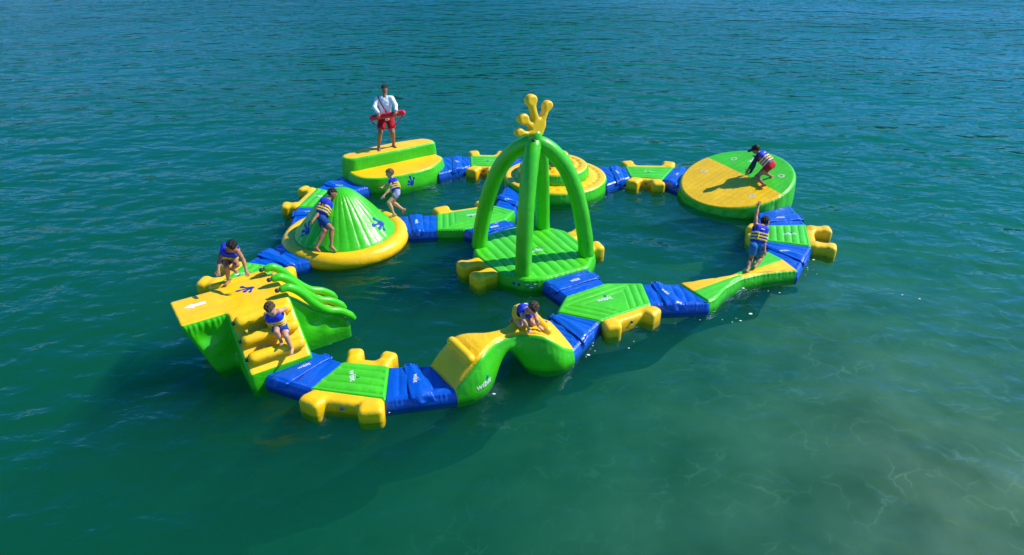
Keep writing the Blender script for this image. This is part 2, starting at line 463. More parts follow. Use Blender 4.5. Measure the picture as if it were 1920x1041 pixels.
# ------------------------------------------------------------ the setting: lake water, bed, far shore
def depth_at(x, y):
    """metres of water: shallow beach towards the near right, deep towards the far left"""
    d = .42 + .065*np.maximum(0, y-7.0) + .155*np.maximum(0, 6.0-x) + .08*np.maximum(0, 1.0-x)
    return np.clip(d, .3, 7.0)
def water_material():
    m, nt = newmat('lake_water'); N = nt.nodes.new; L = nt.links.new
    out = N('ShaderNodeOutputMaterial'); tr = N('ShaderNodeBsdfTransparent'); gl = N('ShaderNodeBsdfGlossy')
    gl.inputs['Roughness'].default_value = .035; gl.inputs['Color'].default_value = (.36, .59, 1, 1)
    mix = N('ShaderNodeMixShader'); fr = N('ShaderNodeFresnel'); ge = N('ShaderNodeNewGeometry'); io = N('ShaderNodeMapRange')      # same reflectance met from above or below
    io.inputs['To Min'].default_value = 1.33; io.inputs['To Max'].default_value = 1/1.33
    L(ge.outputs['Backfacing'], io.inputs[0]); L(io.outputs[0], fr.inputs['IOR'])
    tc = N('ShaderNodeTexCoord')
    def noise(scale, rot, sc, detail, dist=0.0, rough=.5):
        mp = N('ShaderNodeMapping'); mp.inputs['Rotation'].default_value = (0, 0, R(rot)); mp.inputs['Scale'].default_value = (*sc, 1)
        t = N('ShaderNodeTexNoise'); t.inputs['Scale'].default_value = scale; t.inputs['Detail'].default_value = detail
        t.inputs['Distortion'].default_value = dist; t.inputs['Roughness'].default_value = rough
        L(tc.outputs['Object'], mp.inputs[0]); L(mp.outputs[0], t.inputs['Vector']); return t.outputs[0]
    def math_(op, a, b):
        q = N('ShaderNodeMath'); q.operation = op
        for i, s in enumerate((a, b)):
            if isinstance(s, (int, float)): q.inputs[i].default_value = s
            else: L(s, q.inputs[i])
        return q.outputs[0]
    big = noise(.75, -14, (.8, 1.25), 2, .3, .4)
    mid = noise(1.9, 12, (.8, 1.2), 4, .4, .38)
    fine = noise(6.5, -20, (.7, 1.2), 3, .2)
    swell = noise(.42, -18, (.6, 1.45), 2, .4, .4)
    hgt = math_('ADD', math_('ADD', math_('MULTIPLY', big, WAVE[0]), math_('MULTIPLY', mid, WAVE[1])), math_('ADD', math_('MULTIPLY', fine, WAVE[2]), math_('MULTIPLY', swell, WAVE[3])))
    # calmer close to the beach, gusty patches further out
    sep = N('ShaderNodeSeparateXYZ'); L(tc.outputs['Object'], sep.inputs[0])
    mr = N('ShaderNodeMapRange'); mr.inputs['From Min'].default_value = 6; mr.inputs['From Max'].default_value = 24
    mr.inputs['To Min'].default_value = .85; mr.inputs['To Max'].default_value = 1.1; L(sep.outputs['Y'], mr.inputs[0])
    gust = noise(.055, 25, (.7, 1.5), 3)
    g2 = N('ShaderNodeMapRange'); g2.inputs['From Min'].default_value = .3; g2.inputs['From Max'].default_value = .7
    g2.inputs['To Min'].default_value = .5; g2.inputs['To Max'].default_value = 1.4; L(gust, g2.inputs[0])
    hgt = math_('MULTIPLY', hgt, math_('MULTIPLY', mr.outputs[0], g2.outputs[0]))
    bump = N('ShaderNodeBump'); bump.inputs['Strength'].default_value = 1; bump.inputs['Distance'].default_value = 1.0
    L(hgt, bump.inputs['Height']); L(bump.outputs[0], gl.inputs['Normal']); L(bump.outputs[0], fr.inputs['Normal'])
    L(fr.outputs[0], mix.inputs[0]); L(tr.outputs[0], mix.inputs[1]); L(gl.outputs[0], mix.inputs[2]); L(mix.outputs[0], out.inputs['Surface'])
    vs = N('ShaderNodeVolumeScatter'); vs.inputs['Color'].default_value = (*SCAT, 1); vs.inputs['Density'].default_value = SCAT_D; vs.inputs['Anisotropy'].default_value = .1
    va = N('ShaderNodeVolumeAbsorption'); va.inputs['Color'].default_value = (*ABSO, 1); va.inputs['Density'].default_value = ABSO_D
    ad = N('ShaderNodeAddShader'); L(vs.outputs[0], ad.inputs[0]); L(va.outputs[0], ad.inputs[1]); L(ad.outputs[0], out.inputs['Volume'])
    return m
WAVE = (.14, .10, .016, .19)
SCAT, SCAT_D, ABSO, ABSO_D = (.006, .069, .035), 1.9, (.18, .71, .62), .88
bx = np.array([(-700, -60), (700, -60), (700, 900), (-700, 900)], float)
wv = [(*p, 0.0) for p in bx] + [(*p, -9.0) for p in bx]
tag(mesh_obj('water', wv, [(0, 1, 2, 3), (7, 6, 5, 4), (0, 4, 5, 1), (1, 5, 6, 2), (2, 6, 7, 3), (3, 7, 4, 0)], water_material(), None, False), kind='structure')
def bed_material():
    m, nt = newmat('lake_sand_caustics'); N = nt.nodes.new; L = nt.links.new
    out = N('ShaderNodeOutputMaterial'); p = N('ShaderNodeBsdfDiffuse'); L(p.outputs[0], out.inputs[0])
    tc = N('ShaderNodeTexCoord')
    nz = N('ShaderNodeTexNoise'); nz.inputs['Scale'].default_value = 1.3; nz.inputs['Detail'].default_value = 5
    L(tc.outputs['Object'], nz.inputs['Vector'])
    mv = N('ShaderNodeMixRGB'); mv.inputs[0].default_value = .5; L(tc.outputs['Object'], mv.inputs[1]); L(nz.outputs['Color'], mv.inputs[2])
    vo = N('ShaderNodeTexVoronoi'); vo.feature = 'DISTANCE_TO_EDGE'; vo.inputs['Scale'].default_value = 4.0  # pale web: sunlight caustics painted into the sand colour
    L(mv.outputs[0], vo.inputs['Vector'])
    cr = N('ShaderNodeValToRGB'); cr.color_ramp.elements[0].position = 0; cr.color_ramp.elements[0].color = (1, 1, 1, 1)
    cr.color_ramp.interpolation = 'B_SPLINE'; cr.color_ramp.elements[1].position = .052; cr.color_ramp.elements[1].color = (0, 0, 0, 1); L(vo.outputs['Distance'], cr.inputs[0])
    n2 = N('ShaderNodeTexNoise'); n2.inputs['Scale'].default_value = .9; n2.inputs['Detail'].default_value = 5; L(tc.outputs['Object'], n2.inputs['Vector'])
    c2 = N('ShaderNodeValToRGB'); e = c2.color_ramp.elements; e[0].position = .32; e[0].color = (.08, .105, .05, 1); e[1].position = .7; e[1].color = (.195, .215, .125, 1)
    L(n2.outputs[0], c2.inputs[0])
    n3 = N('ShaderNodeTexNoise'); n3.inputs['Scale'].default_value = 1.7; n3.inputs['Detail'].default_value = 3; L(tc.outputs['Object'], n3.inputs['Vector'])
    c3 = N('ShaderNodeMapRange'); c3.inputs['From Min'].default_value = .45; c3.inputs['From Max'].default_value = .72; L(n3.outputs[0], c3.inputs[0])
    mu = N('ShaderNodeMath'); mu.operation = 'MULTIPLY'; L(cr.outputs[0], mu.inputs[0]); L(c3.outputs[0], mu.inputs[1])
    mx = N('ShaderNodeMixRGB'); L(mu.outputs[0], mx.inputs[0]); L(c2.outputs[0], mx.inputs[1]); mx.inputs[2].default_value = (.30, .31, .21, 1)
    L(mx.outputs[0], p.inputs[0]); return m
def bed():
    xs = np.r_[-690, -300, -120, np.linspace(-60, 60, 90), 120, 300, 690]; ys = np.r_[-59, -20, np.linspace(-6, 60, 70), 100, 250, 600, 899]
    X, Y = np.meshgrid(xs, ys, indexing='ij'); Z = -depth_at(X, Y) + .04*np.sin(X*1.3+Y*.7)*np.cos(Y*1.1-X*.4)
    n = len(ys); v = np.c_[X.ravel(), Y.ravel(), Z.ravel()]
    f = [(i*n+j, (i+1)*n+j, (i+1)*n+j+1, i*n+j+1) for i in range(len(xs)-1) for j in range(n-1)]
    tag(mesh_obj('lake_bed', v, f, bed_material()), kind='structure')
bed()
def hills():
    """wooded ridge on the far shore, above the frame: the lake mirrors it"""
    rng = np.random.default_rng(3); xs = np.linspace(-700, 700, 180); v, f = [], []
    prof = 9 + 24*np.exp(-((xs+60)/120)**2) + 12*np.exp(-((xs-330)/110)**2) + 3*np.sin(xs/37+2) + rng.normal(0, 2.0, len(xs))
    for k, t in enumerate((0, .12, .35, .7, 1.0)):
        for i, x in enumerate(xs):
            v.append((x, 420 + 170*t - 50*math.cos(x/260) + rng.normal(0, 3), -.5 + max(4, prof[i])*math.sin(t*math.pi/2) + (rng.normal(0, 1.4) if k else 0)))
    n = len(xs)
    for k in range(4):
        for i in range(n-1): f.append((k*n+i, k*n+i+1, (k+1)*n+i+1, (k+1)*n+i))
    m, nt = newmat('wooded_slope'); N = nt.nodes.new; L = nt.links.new
    o = N('ShaderNodeOutputMaterial'); d = N('ShaderNodeBsdfDiffuse'); L(d.outputs[0], o.inputs[0])
    tc = N('ShaderNodeTexCoord'); nz = N('ShaderNodeTexNoise'); nz.inputs['Scale'].default_value = .09; nz.inputs['Detail'].default_value = 6; L(tc.outputs['Object'], nz.inputs['Vector'])
    cr = N('ShaderNodeValToRGB'); e = cr.color_ramp.elements; e[0].color = (.004, .014, .010, 1); e[1].color = (.02, .045, .028, 1); e[0].position = .35; e[1].position = .7
    L(nz.outputs[0], cr.inputs[0]); L(cr.outputs[0], d.inputs[0])
    tag(mesh_obj('hills', v, f, m), kind='structure')
hills()

def foam():
    """white flecks standing in for splash and sun glints along the floats"""
    rng = np.random.default_rng(11); V3, F3 = [], []
    for (cx, cy, sx, sy, n) in SPLASH_GLINTS:
        for _ in range(max(2, n//4)):
            x, y = rng.normal(cx, sx), rng.normal(cy, sy); r = .007 + .022*rng.random()**3; a0 = rng.random()*6; b = len(V3); k = 7
            V3.append((x, y, .006 + r*.3))
            for q in range(k):
                rr = r*(.6+.7*rng.random()); V3.append((x+rr*1.7*math.cos(a0+q*2*math.pi/k), y+rr*math.sin(a0+q*2*math.pi/k), .003))
            for q in range(k): F3.append((b, b+1+q, b+1+(q+1) % k))
    tag(mesh_obj('splash_glints', V3, F3, pvc('splash_glints', (.85, .88, .88), .3, 0, 0)), kind='stuff')

# ------------------------------------------------------------ the floating course
ZD = .22                                           # deck height above the water
def deck(name, outline, label, rib_d, rib_o, spacing=.19, mat='lime', z=ZD, corner=.06, cat='floating platform', group='green linking platforms of the course', amp=.030):
    P = ccw([p[:2] for p in outline]); c = P.mean(0)
    T = thing(name, (c[0], c[1], 0), label, cat, group)
    v, s, t = pillow(P, -.16, z, er=.055, corner=corner, puff=.02, bulge=.02, h=ribs(rib_d, rib_o, spacing, amp), n=260, m=40)
    T['side'] = part('side_wall', v, s, M['green'], T); T['top'] = part('top_panel', v, t, M[mat], T)
    return T
def flipper(T, p0, p1, z=ZD, L=.42, splay=.30, tw=.155, toes=(0, 1), depth=.15, plug=True, zt=.012):
    """frog-foot float along the edge p0-p1 of a platform: a bar with two splayed toes"""
    p0 = np.array(p0[:2], float); p1 = np.array(p1[:2], float); ex = unit(p1-p0); ln = float(np.linalg.norm(p1-p0)); ey = np.array((-ex[1], ex[0]))
    F = Field((-.35, -.12, -.22), (ln+.35, L+depth+.25, z+.16), .016)
    I = np.eye(3)
    F.rbox((ln/2, depth/2-.03, (z-.16)/2), I, (ln/2-.03, depth/2+.03, (z+.16)/2-.012), .08)
    for k in toes:
        s = -1 if k == 0 else 1
        a = s*splay; d = np.array((math.sin(a), math.cos(a), .0)); b = np.array((ln/2 + s*(ln/2-tw-.05), .02, 0))
        R3 = np.array([(d[1], -d[0], 0), d, (0, 0, 1.)])
        F.rbox(b + d*(L*.5+depth*.35) + (0, 0, (z+zt-.17)/2), R3, (tw, L/2+.02, (z+zt+.17)/2), .09, .10)
        F.rbox(b + d*(L*.86+depth*.35) + (0, 0, (z+zt-.17)/2), R3, (tw+.022, .10, (z+zt+.17)/2+.008), .075, .07)
    v, f = F.mesh(); v = smooth_mesh(v, f, 3)
    w = np.c_[p0[0]+ex[0]*v[:, 0]+ey[0]*v[:, 1], p0[1]+ex[1]*v[:, 0]+ey[1]*v[:, 1], v[:, 2]]
    o = mesh_obj('flipper', w, f, M['yellow'], T)
    if plug:
        c = np.array((*(p0+ex*ln/2+ey*(depth+.002)), z*.45))
        q, g = tube([c - np.r_[ey, 0]*.02, c + np.r_[ey, 0]*.012], .028, 12)
        sub(mesh_obj('valve', q, g, M['print_blue'], T), o)
    return o
NCON = 0
def connector(label, a0, a1, b0, b1, z=.20, ext=(.05, .05), flap=.5, seed=0, text=None, drop=.16, wide=.30):
    """blue sleeve between two floats; a0-a1 and b0-b1 are the joined edges (a0 beside b0)"""
    a0, a1, b0, b1 = [np.array(p[:2], float) for p in (a0, a1, b0, b1)]
    u0, u1 = unit(b0-a0), unit(b1-a1)
    q = [a0-u0*ext[0], b0+u0*ext[1], b1+u1*ext[1], a1-u1*ext[0]]
    c = sum(q)/4; T = thing('sleeve_connector', (c[0], c[1], 0), label, 'connector', 'blue sleeves joining the floats')
    am, bm_ = (a0+a1)/2, (b0+b1)/2; u = unit(bm_-am); ln = float(np.linalg.norm(bm_-am))
    rng = random.Random(seed)
    rb = ribs(u, am, max(.12, ln/5), .022, .5)
    w1, w2 = rng.uniform(7, 11), rng.uniform(0, 6); sx = np.array((-u[1], u[0]))
    def h(x, y):
        s = (x-am[0])*u[0]+(y-am[1])*u[1]; t = (x-am[0])*sx[0]+(y-am[1])*sx[1]
        return rb(x, y) + .010*np.sin(w1*t+w2+4*s)*np.sin(5*s+w2)
    v, s, t = pillow(q, -.14, z, er=.07, corner=.05, puff=.012, bulge=.03, h=h, n=200, m=30, pucker=.006)
    o = part('sleeve', v, s+t, M['blue'], T)
    # loose cover strip over the joint, hanging down at both ends
    k = np.linspace(-1, 1, 15); hwid = wide/2; rows = []
    tt = np.linspace(-1, 1, 61)
    for m_ in k:
        row = []
        for g in tt:
            e0 = lerp(a0, b0, flap + m_*hwid/ln); e1 = lerp(a1, b1, flap + m_*hwid/ln)
            mid = (e0+e1)/2; half = np.linalg.norm(e1-e0)/2; ax = unit(e1-e0)
            tot = half + drop*(1-.35*abs(m_)) + .02; s_ = g*tot; over = max(0, abs(s_)-(half+.012))
            d2 = min(abs(s_), half+.012)
            wr = .008*math.sin(9*g*half+seed+3*m_) * math.cos(2.2*m_+seed) + .012*math.exp(-((m_-.25*math.sin(3*g+seed))/.28)**2)
            zz = z + .022 + wr - over + .014*(1-m_*m_)
            if over == 0: zz -= .05*max(0, (abs(s_)-half+.08)/.09)**2
            p = mid + ax*(math.copysign(d2 + min(over, .03)*.6 + over*(.10+.25*max(0, math.sin(5*m_+seed*1.7)))*1.0, s_))
            p = p + u*(over*.35*math.sin(seed*2.1+g*3))
            row.append((p[0], p[1], max(zz, -.05)))
        rows.append(row)
    V3 = np.array(rows).reshape(-1, 3); n = len(tt)
    F3 = [(i*n+j, (i+1)*n+j, (i+1)*n+j+1, i*n+j+1) for i in range(len(k)-1) for j in range(n-1)]
    fl = mesh_obj('cover_flap', V3, F3, M['blue'], T)
    if fl.data.polygons[0].normal.z < 0: fl.data.flip_normals()
    md = fl.modifiers.new('thick', 'SOLIDIFY'); md.thickness = .008; md.offset = -1
    if text is not None:
        ux = np.array((*text[:2], 0)); uy = np.cross((0, 0, 1), ux)
        p = lerp(am, bm_, flap); logo(T, [fl, o], (*(p + np.array(text[2:4] if len(text) > 3 else (0, 0))), z), ux, uy, .115, hand=M['print_green'], par=fl)
    return T

# ---- three small rectangular platforms and their flippers
def perp(g): return np.array((-g[1], g[0]))
def simple_deck(label, A, B, C, D, ribdir, flips, text, **kw):
    """corners A B C D; ribs run along A->B, grooves step across it"""
    T = deck('floating_platform', (A, B, C, D), label, ribdir, A, **kw)
    for e in flips: flipper(T, *e[:2], **(e[2] if len(e) > 2 else {}))
    if text: logo(T, T['top'], text[0], (*text[1], 0), np.cross((0, 0, 1), (*text[1], 0)), text[2])
    return T
P1 = [V(-2.963, 9.480, 0.220), V(-2.124, 9.348, 0.220), V(-2.043, 8.441, 0.220), V(-3.355, 8.706, 0.220)]
simple_deck('green ribbed platform between the stair foot and the arched bridge, four yellow toes', *P1, perp(P1[1]-P1[0]),
            [(P1[2], P1[3], dict(depth=.22, L=.21, tw=.18, splay=.30)), (P1[0], P1[1], dict(tw=.12, L=.28, splay=.2))], (V(-2.701, 9.034, 0.220), (.28, -1), .15))
P2 = [V(6.224, 15.145, 0.220), V(7.366, 15.208, 0.220), V(7.008, 13.957, 0.220), V(5.960, 14.297, 0.220)]
T = simple_deck('green ribbed platform behind the boy with raised arm, yellow toes pointing right', *P2, perp(P2[3]-P2[0]),
            [(P2[1], P2[2], dict(L=.46, splay=.12)), (P2[3], P2[0], dict(L=.2))], (V(6.720, 14.606, 0.220), (1, .03), .16), spacing=.17)
P3 = [V(3.441, 19.456, 0.220), V(4.959, 19.385, 0.220), V(4.392, 18.323, 0.220), V(3.463, 18.541, 0.220)]
simple_deck('small green platform between the round tiered island and the tilted disc', *P3, perp(P3[1]-P3[0]),
            [(P3[2], P3[3], dict(tw=.16, L=.34)), (P3[0], P3[1], dict(tw=.17, L=.34))], (V(4.131, 18.944, 0.220), (-1, .1), .16), spacing=.22)
P4 = [V(-1.350, 20.424, 0.220), V(-0.237, 20.372, 0.220), V(-0.423, 19.409, 0.220), V(-1.283, 19.504, 0.220)]
simple_deck('small green platform right of the two-step podium, partly behind the green arch legs', *P4, perp(P4[1]-P4[0]),
            [(P4[2], P4[3], dict(tw=.16, L=.34)), (P4[0], P4[1], dict(tw=.15, L=.34))], (V(-0.683, 19.942, 0.220), (-1, .1), .16), spacing=.2)
P5 = [V(-5.519, 17.695, 0.220), V(-4.727, 17.256, 0.220), V(-4.897, 16.251, 0.220), V(-5.702, 16.286, 0.220)]
simple_deck('green platform mostly hidden behind the green dome, two yellow toes at left', *P5, perp(P5[3]-P5[0]),
            [(P5[3], P5[0], dict(tw=.16, L=.34))], (V(-5.270, 17.005, 0.220), (-1, -.12), .14), spacing=.2)
P6 = [V(-5.956, 13.210, 0.220), V(-5.176, 12.982, 0.220), V(-5.322, 12.382, 0.220), V(-6.244, 12.109, 0.220)]
simple_deck('green platform behind the yellow climbing tower, yellow toes on both sides', *P6, perp(P6[3]-P6[0]),
            [(P6[3], P6[0], dict(tw=.17, L=.36, splay=.2)), (P6[1], P6[2], dict(tw=.17, L=.34))], (V(-5.837, 12.617, 0.220), (-1, -.22), .15), spacing=.2)
# ---- two six-sided platforms that join three sleeves
Y1 = [V(1.089, 11.695, 0.220), V(1.973, 12.244, 0.220), V(2.762, 12.244, 0.220), V(2.796, 11.382, 0.220), V(1.689, 10.756, 0.220), V(0.876, 11.082, 0.220)]
def hexribs(P, amp=.028, spacing=.16):
    """ribs parallel to the three joined edges, fading to a flat middle"""
    c = np.mean([p[:2] for p in P], 0); E = [(np.array(a[:2]), np.array(b[:2])) for a, b in ((P[0], P[1]), (P[2], P[3]), (P[4], P[5]))]
    N_ = []
    for a, b in E:
        n_ = unit(np.array(((b-a)[1], -(b-a)[0])))
        if n_ @ (c-a) < 0: n_ = -n_
        N_.append((a, n_))
    def f(x, y):
        d = [(x-a[0])*n_[0]+(y-a[1])*n_[1] for a, n_ in N_]; m = np.minimum(np.minimum(d[0], d[1]), d[2])
        return np.where(m < spacing*3.0, amp*(np.abs(np.sin(np.pi*m/spacing))**.55-1), -amp*.15)
    return f
def hex_deck(P, label, text, flip, kw):
    c = np.mean([p[:2] for p in P], 0); T = thing('floating_platform', (*c, 0), label, 'floating platform', 'green linking platforms of the course')
    v, s, t = pillow(P, -.16, ZD, er=.055, corner=.05, puff=.02, bulge=.02, h=hexribs(P), n=300, m=46)
    T['side'] = part('side_wall', v, s, M['green'], T); T['top'] = part('top_panel', v, t, M['lime'], T)
    flipper(T, *flip, **kw); logo(T, T['top'], text[0], (*text[1], 0), np.cross((0, 0, 1), (*text[1], 0)), text[2]); return T
hex_deck(Y1, 'six-sided green platform right of the crawling boy, joining three blue sleeves', (V(1.866, 11.547, 0.220), (1, .42), .17), (Y1[3], Y1[4]), dict(tw=.15, L=.18, depth=.18, splay=.30))
Y2 = [V(-1.868, 14.876, 0.220), V(-1.964, 15.834, 0.220), V(-0.454, 16.411, 0.220), V(0.084, 16.057, 0.220), V(-0.136, 15.516, 0.220), V(-1.168, 14.895, 0.220)]
hex_deck(Y2, 'six-sided green platform left of the arch tower, beside the dome', (V(-1.015, 15.732, 0.220), (-1, -.30), .16), (Y2[1], Y2[2]), dict(tw=.2, L=.3, depth=.12, splay=.1))

# ---- the arch tower: ribbed platform, four bent legs, frog hand on top
TP = [V(-0.899, 13.759, 0.250), V(-0.567, 14.573, 0.250), V(0.119, 15.032, 0.250), V(0.597, 15.111, 0.250), V(0.934, 14.954, 0.250), V(1.303, 14.769, 0.250), V(1.914, 13.570, 0.250), V(1.686, 12.877, 0.250), V(0.668, 12.329, 0.250), V(0.271, 12.283, 0.250), V(-0.276, 12.587, 0.250), V(-0.809, 13.411, 0.250)]
tc_ = np.mean([p[:2] for p in TP], 0)
T = thing('arch_tower', (*tc_, 0), 'four-legged green inflatable arch with yellow frog hand on top', 'inflatable tower')
v, s, t = pillow(TP, -.2, .26, er=.07, corner=.10, puff=.02, bulge=.03, h=ribs((.90, .43), tc_, .22, .036), n=320, m=52)
tw_side = part('side_wall', v, s, M['green'], T); tw_top = part('top_panel', v, t, M['lime'], T)
ctr = np.array((.47, 13.30)); APEX = 2.90
for bq in (V(0.241, 12.580, 0.280), V(-0.759, 13.948, 0.280), V(1.684, 13.485, 0.280), V(0.749, 14.952, 0.280)):
    d = bq[:2]-ctr; L0 = np.linalg.norm(d); d = d/L0
    prof = [(L0, .27), (L0*.965, .65), (L0*.91, 1.0), (L0*.845, 1.37), (L0*.755, 1.75), (L0*.64, 2.12), (L0*.52, 2.40), (L0*.37, 2.64), (L0*.22, 2.81), (L0*.10, 2.90), (.02, 2.93)]
    p = spline([(ctr[0]+d[0]*r_, ctr[1]+d[1]*r_, z_) for r_, z_ in prof], 46)
    rad = np.interp(np.linspace(0, 1, 46), (0, .03, .6, .85, 1), (.186, .176, .175, .165, .145))*(1+.006*np.cos(np.arange(46)*2*np.pi/5.75))
    v, f = tube(p, rad, 28); lg = mesh_obj('arch_leg', v, f, M['green'], T)
v, f = tube([(ctr[0], ctr[1], z_) for z_ in (APEX-.08, APEX+.04, APEX+.13, APEX+.20)], (.17, .155, .15, .14), 24)
col_ = mesh_obj('collar', v, f, M['green'], T)
q, g = tube([(ctr[0]-.03, ctr[1]-.14, APEX+.12), (ctr[0]-.03, ctr[1]-.172, APEX+.12)], .035, 12); sub(mesh_obj('valve', q, g, M['dark'], T), col_)
def frog_hand():
    F = Field((-.52, -.17, -.06), (.38, .17, .97), .0135)
    X, Y, Z = F.all(); d2 = (hand_sdf(X[:, 0, :], Z[:, 0, :]) - .004)[:, None, :]
    t_ = np.abs(Y) - .078; r_ = .045
    a_ = np.maximum(d2 + r_, 0); b_ = np.maximum(t_ + r_, 0)
    F.f = (np.minimum(np.maximum(d2 + r_, t_ + r_), 0) + np.sqrt(a_*a_ + b_*b_) - r_).astype(np.float32)
    v, f = F.mesh(); v = smooth_mesh(v, f, 2)
    an = R(33); c_, s_ = math.cos(an), math.sin(an)
    v[:, 0] *= 1.14
    w = np.c_[ctr[0] + v[:, 0]*c_ - v[:, 1]*s_ + .03, ctr[1] + v[:, 0]*s_ + v[:, 1]*c_, APEX + .14 + v[:, 2]]
    return mesh_obj('frog_hand', w, f, M['yellow'], T)
frog_hand()
flipper(T, TP[10], TP[11], z=.25, L=.46, splay=.10, tw=.175, depth=.10)
flipper(T, TP[5]*.98+TP[6]*.02, TP[5]*.12+TP[6]*.88, z=.24, L=.30, splay=.16, tw=.17, depth=.05)
logo(T, tw_top, V(0.576, 13.658, 0.260), (1, .42, 0), (-.42, 1, 0), .16)
for q_ in (V(0.040, 12.397, 0.120), V(0.160, 12.385, 0.120)):
    decal('valve_mark', fill2d(lambda X, Y: np.hypot(X, Y)-.032, (-.04, -.04), (.04, .04), 10), M['print_blue'], T, tw_side, q_, (.96, -.2, 0), (0, 0, 1), 1)
for k in range(6):
    decal('warning_print', fill2d(lambda X, Y: np.maximum(np.abs(X)-.045, np.abs(Y)-.010), (-.05, -.02), (.05, .02), 8), M['blue_grey'] if k % 2 else M['white'], T, tw_side, lerp(V(0.319, 12.367, 0.150), V(0.501, 12.367, 0.150), (k % 3)/2) - np.array((0, 0, .07*(k//3))), (1, .1, 0), (0, 0, 1), 1)

# ---- round tiered island
T = thing('tiered_island', (1.27, 18.5, 0), 'three-tier round inflatable island with yellow tops and green sides', 'inflatable island')
IC = np.array((1.27, 18.48))
def tier(c, R0, z0, z1, grooves, name):
    P = [(c[0]+R0*math.cos(a), c[1]+R0*math.sin(a)) for a in np.linspace(0, 2*np.pi, 72, endpoint=False)]
    def h(x, y):
        r_ = np.hypot(x-c[0], y-c[1]); a_ = np.arctan2(y-c[1], x-c[0]); o_ = 0*r_
        for g in grooves: o_ = o_ - .035*np.exp(-((r_-g)/.06)**2)*(1+.45*np.cos(a_*int(26*g)))
        return o_
    v, s, t = pillow(P, z0, z1, er=.09, corner=.02, puff=.02, bulge=.04, h=h, n=260, m=40, c=c, seam=3)
    a = part('tier_side', v, s, M['green'], T); b = part('tier_top', v, t, M['yellow'], T); return a, b
i_s, i_t = tier(IC, 1.49, -.2, .31, (1.22, .9), 'base'); tier(IC+(-.05, .08), .99, .24, .62, (.72, .5), 'mid'); tier(IC+(.0, .14), .38, .55, .92, (.2,), 'top')

# ---- two-step podium where the lifeguard stands
ul = unit(np.array((.82, .57))); wl = np.array((ul[1], -ul[0])); OP = V(-4.724, 18.259, 0.440)[:2]
def PL(a, b): return OP + ul*a + wl*b
low_o = [V(-4.758, 18.347, 0.440), V(-4.540, 18.042, 0.440), V(-4.262, 17.830, 0.440), V(-3.768, 17.808, 0.440), V(-3.302, 17.957, 0.440), V(-2.725, 18.347, 0.440), V(-2.289, 18.797, 0.440), V(-2.098, 19.338, 0.440), V(-2.102, 19.655, 0.440), V(-2.408, 20.007, 0.440)]
up_o = [V(-5.002, 18.715, 0.820), V(-4.885, 18.434, 0.820), V(-4.594, 18.365, 0.820), V(-3.450, 19.101, 0.820), V(-2.325, 19.967, 0.820), V(-2.509, 20.235, 0.820), V(-2.838, 20.343, 0.820), V(-3.582, 19.967, 0.820), V(-4.561, 19.274, 0.820)]
T = thing('step_podium', (*np.mean([p[:2] for p in low_o], 0), 0), 'long two-step inflatable podium, yellow treads with green sides', 'inflatable podium')
cu_ = np.mean([p[:2] for p in up_o], 0)
v, s, t = pillow(up_o, -.2, .82, er=.085, corner=.2, puff=.02, bulge=.035, h=ribs((.57, -.82), cu_, .17, .012), n=280, m=34, seam=5, c=cu_, pucker=.0012)
pod_us = part('upper_side', v, s, M['green'], T); pod_ut = part('upper_tread', v, t, M['yellow'], T)
lo2 = low_o + [PL(2.9, -.45), PL(.15, -.45)]
v, s, t = pillow(lo2, -.2, .44, er=.075, corner=.2, puff=.02, bulge=.05, h=ribs((.57, -.82), cu_, .17, .012), n=300, m=40, seam=5, pucker=.0012)
pod_ls = part('lower_side', v, s, M['green'], T); pod_lt = part('lower_tread', v, t, M['yellow'], T)
decal('hand_mark', HAND2, M['print_blue'], T, pod_ls, V(-2.895, 18.196, 0.080), (.9, .42, 0), (0, 0, 1), .33)
decal('word_mark', text2d('wibit'), M['grey_print'], T, pod_ut, V(-3.736, 19.501, 0.820), (1, .1, 0), (-.1, 1, 0), .16)

# ---- dome with a yellow ring
DC = np.array((-4.06, 14.72))
T = thing('splash_dome', (*DC, 0), 'green ribbed dome inside a fat yellow ring', 'inflatable dome')
a = np.linspace(0, 2*np.pi, 120, endpoint=False); b = np.linspace(0, 2*np.pi, 28, endpoint=False)
Vr, Fr = [], []
for i, ai in enumerate(a):
    rr = .215*(1-.015*(math.cos(ai*24) > .93))
    for bj in b:
        r_ = 1.30 + rr*math.cos(bj); Vr.append((DC[0]+r_*math.cos(ai), DC[1]+r_*math.sin(ai), .09 + rr*math.sin(bj)))
for i in range(120):
    for j in range(28): Fr.append((i*28+j, ((i+1) % 120)*28+j, ((i+1) % 120)*28+(j+1) % 28, i*28+(j+1) % 28))
dome_ring = mesh_obj('ring', Vr, Fr, M['yellow'], T)
na = 264; prof = [(1.24, .10), (1.225, .22), (1.18, .31), (1.08, .42), (.92, .60), (.76, .80), (.60, .98), (.46, 1.13), (.34, 1.24), (.25, 1.30), (.16, 1.345), (.08, 1.368), (.02, 1.374)]
pr = spline([(p[0], 0, p[1]) for p in prof], 60); Vd, Fd = [], []
for k, p in enumerate(pr):
    for i in range(na):
        ai = 2*np.pi*i/na; g = abs(math.sin(ai*15)); f_ = min(1, max(0, (p[0]-.16)/.3))*min(1, max(0, (1.24-p[0])/.1))
        off = .015*(g**.5-1)*f_ + .005*math.sin(k*1.9)*f_*max(0, 1-g*4)
        Vd.append((DC[0]+(p[0]+off*.75)*math.cos(ai), DC[1]+(p[0]+off*.75)*math.sin(ai), p[2]+off*.65))
for k in range(len(pr)-1):
    for i in range(na): Fd.append((k*na+i, k*na+(i+1) % na, (k+1)*na+(i+1) % na, (k+1)*na+i))
Fd.append(tuple((len(pr)-1)*na+i for i in range(na)))
dome_o = mesh_obj('dome_panel', Vd, Fd, M['green'], T)
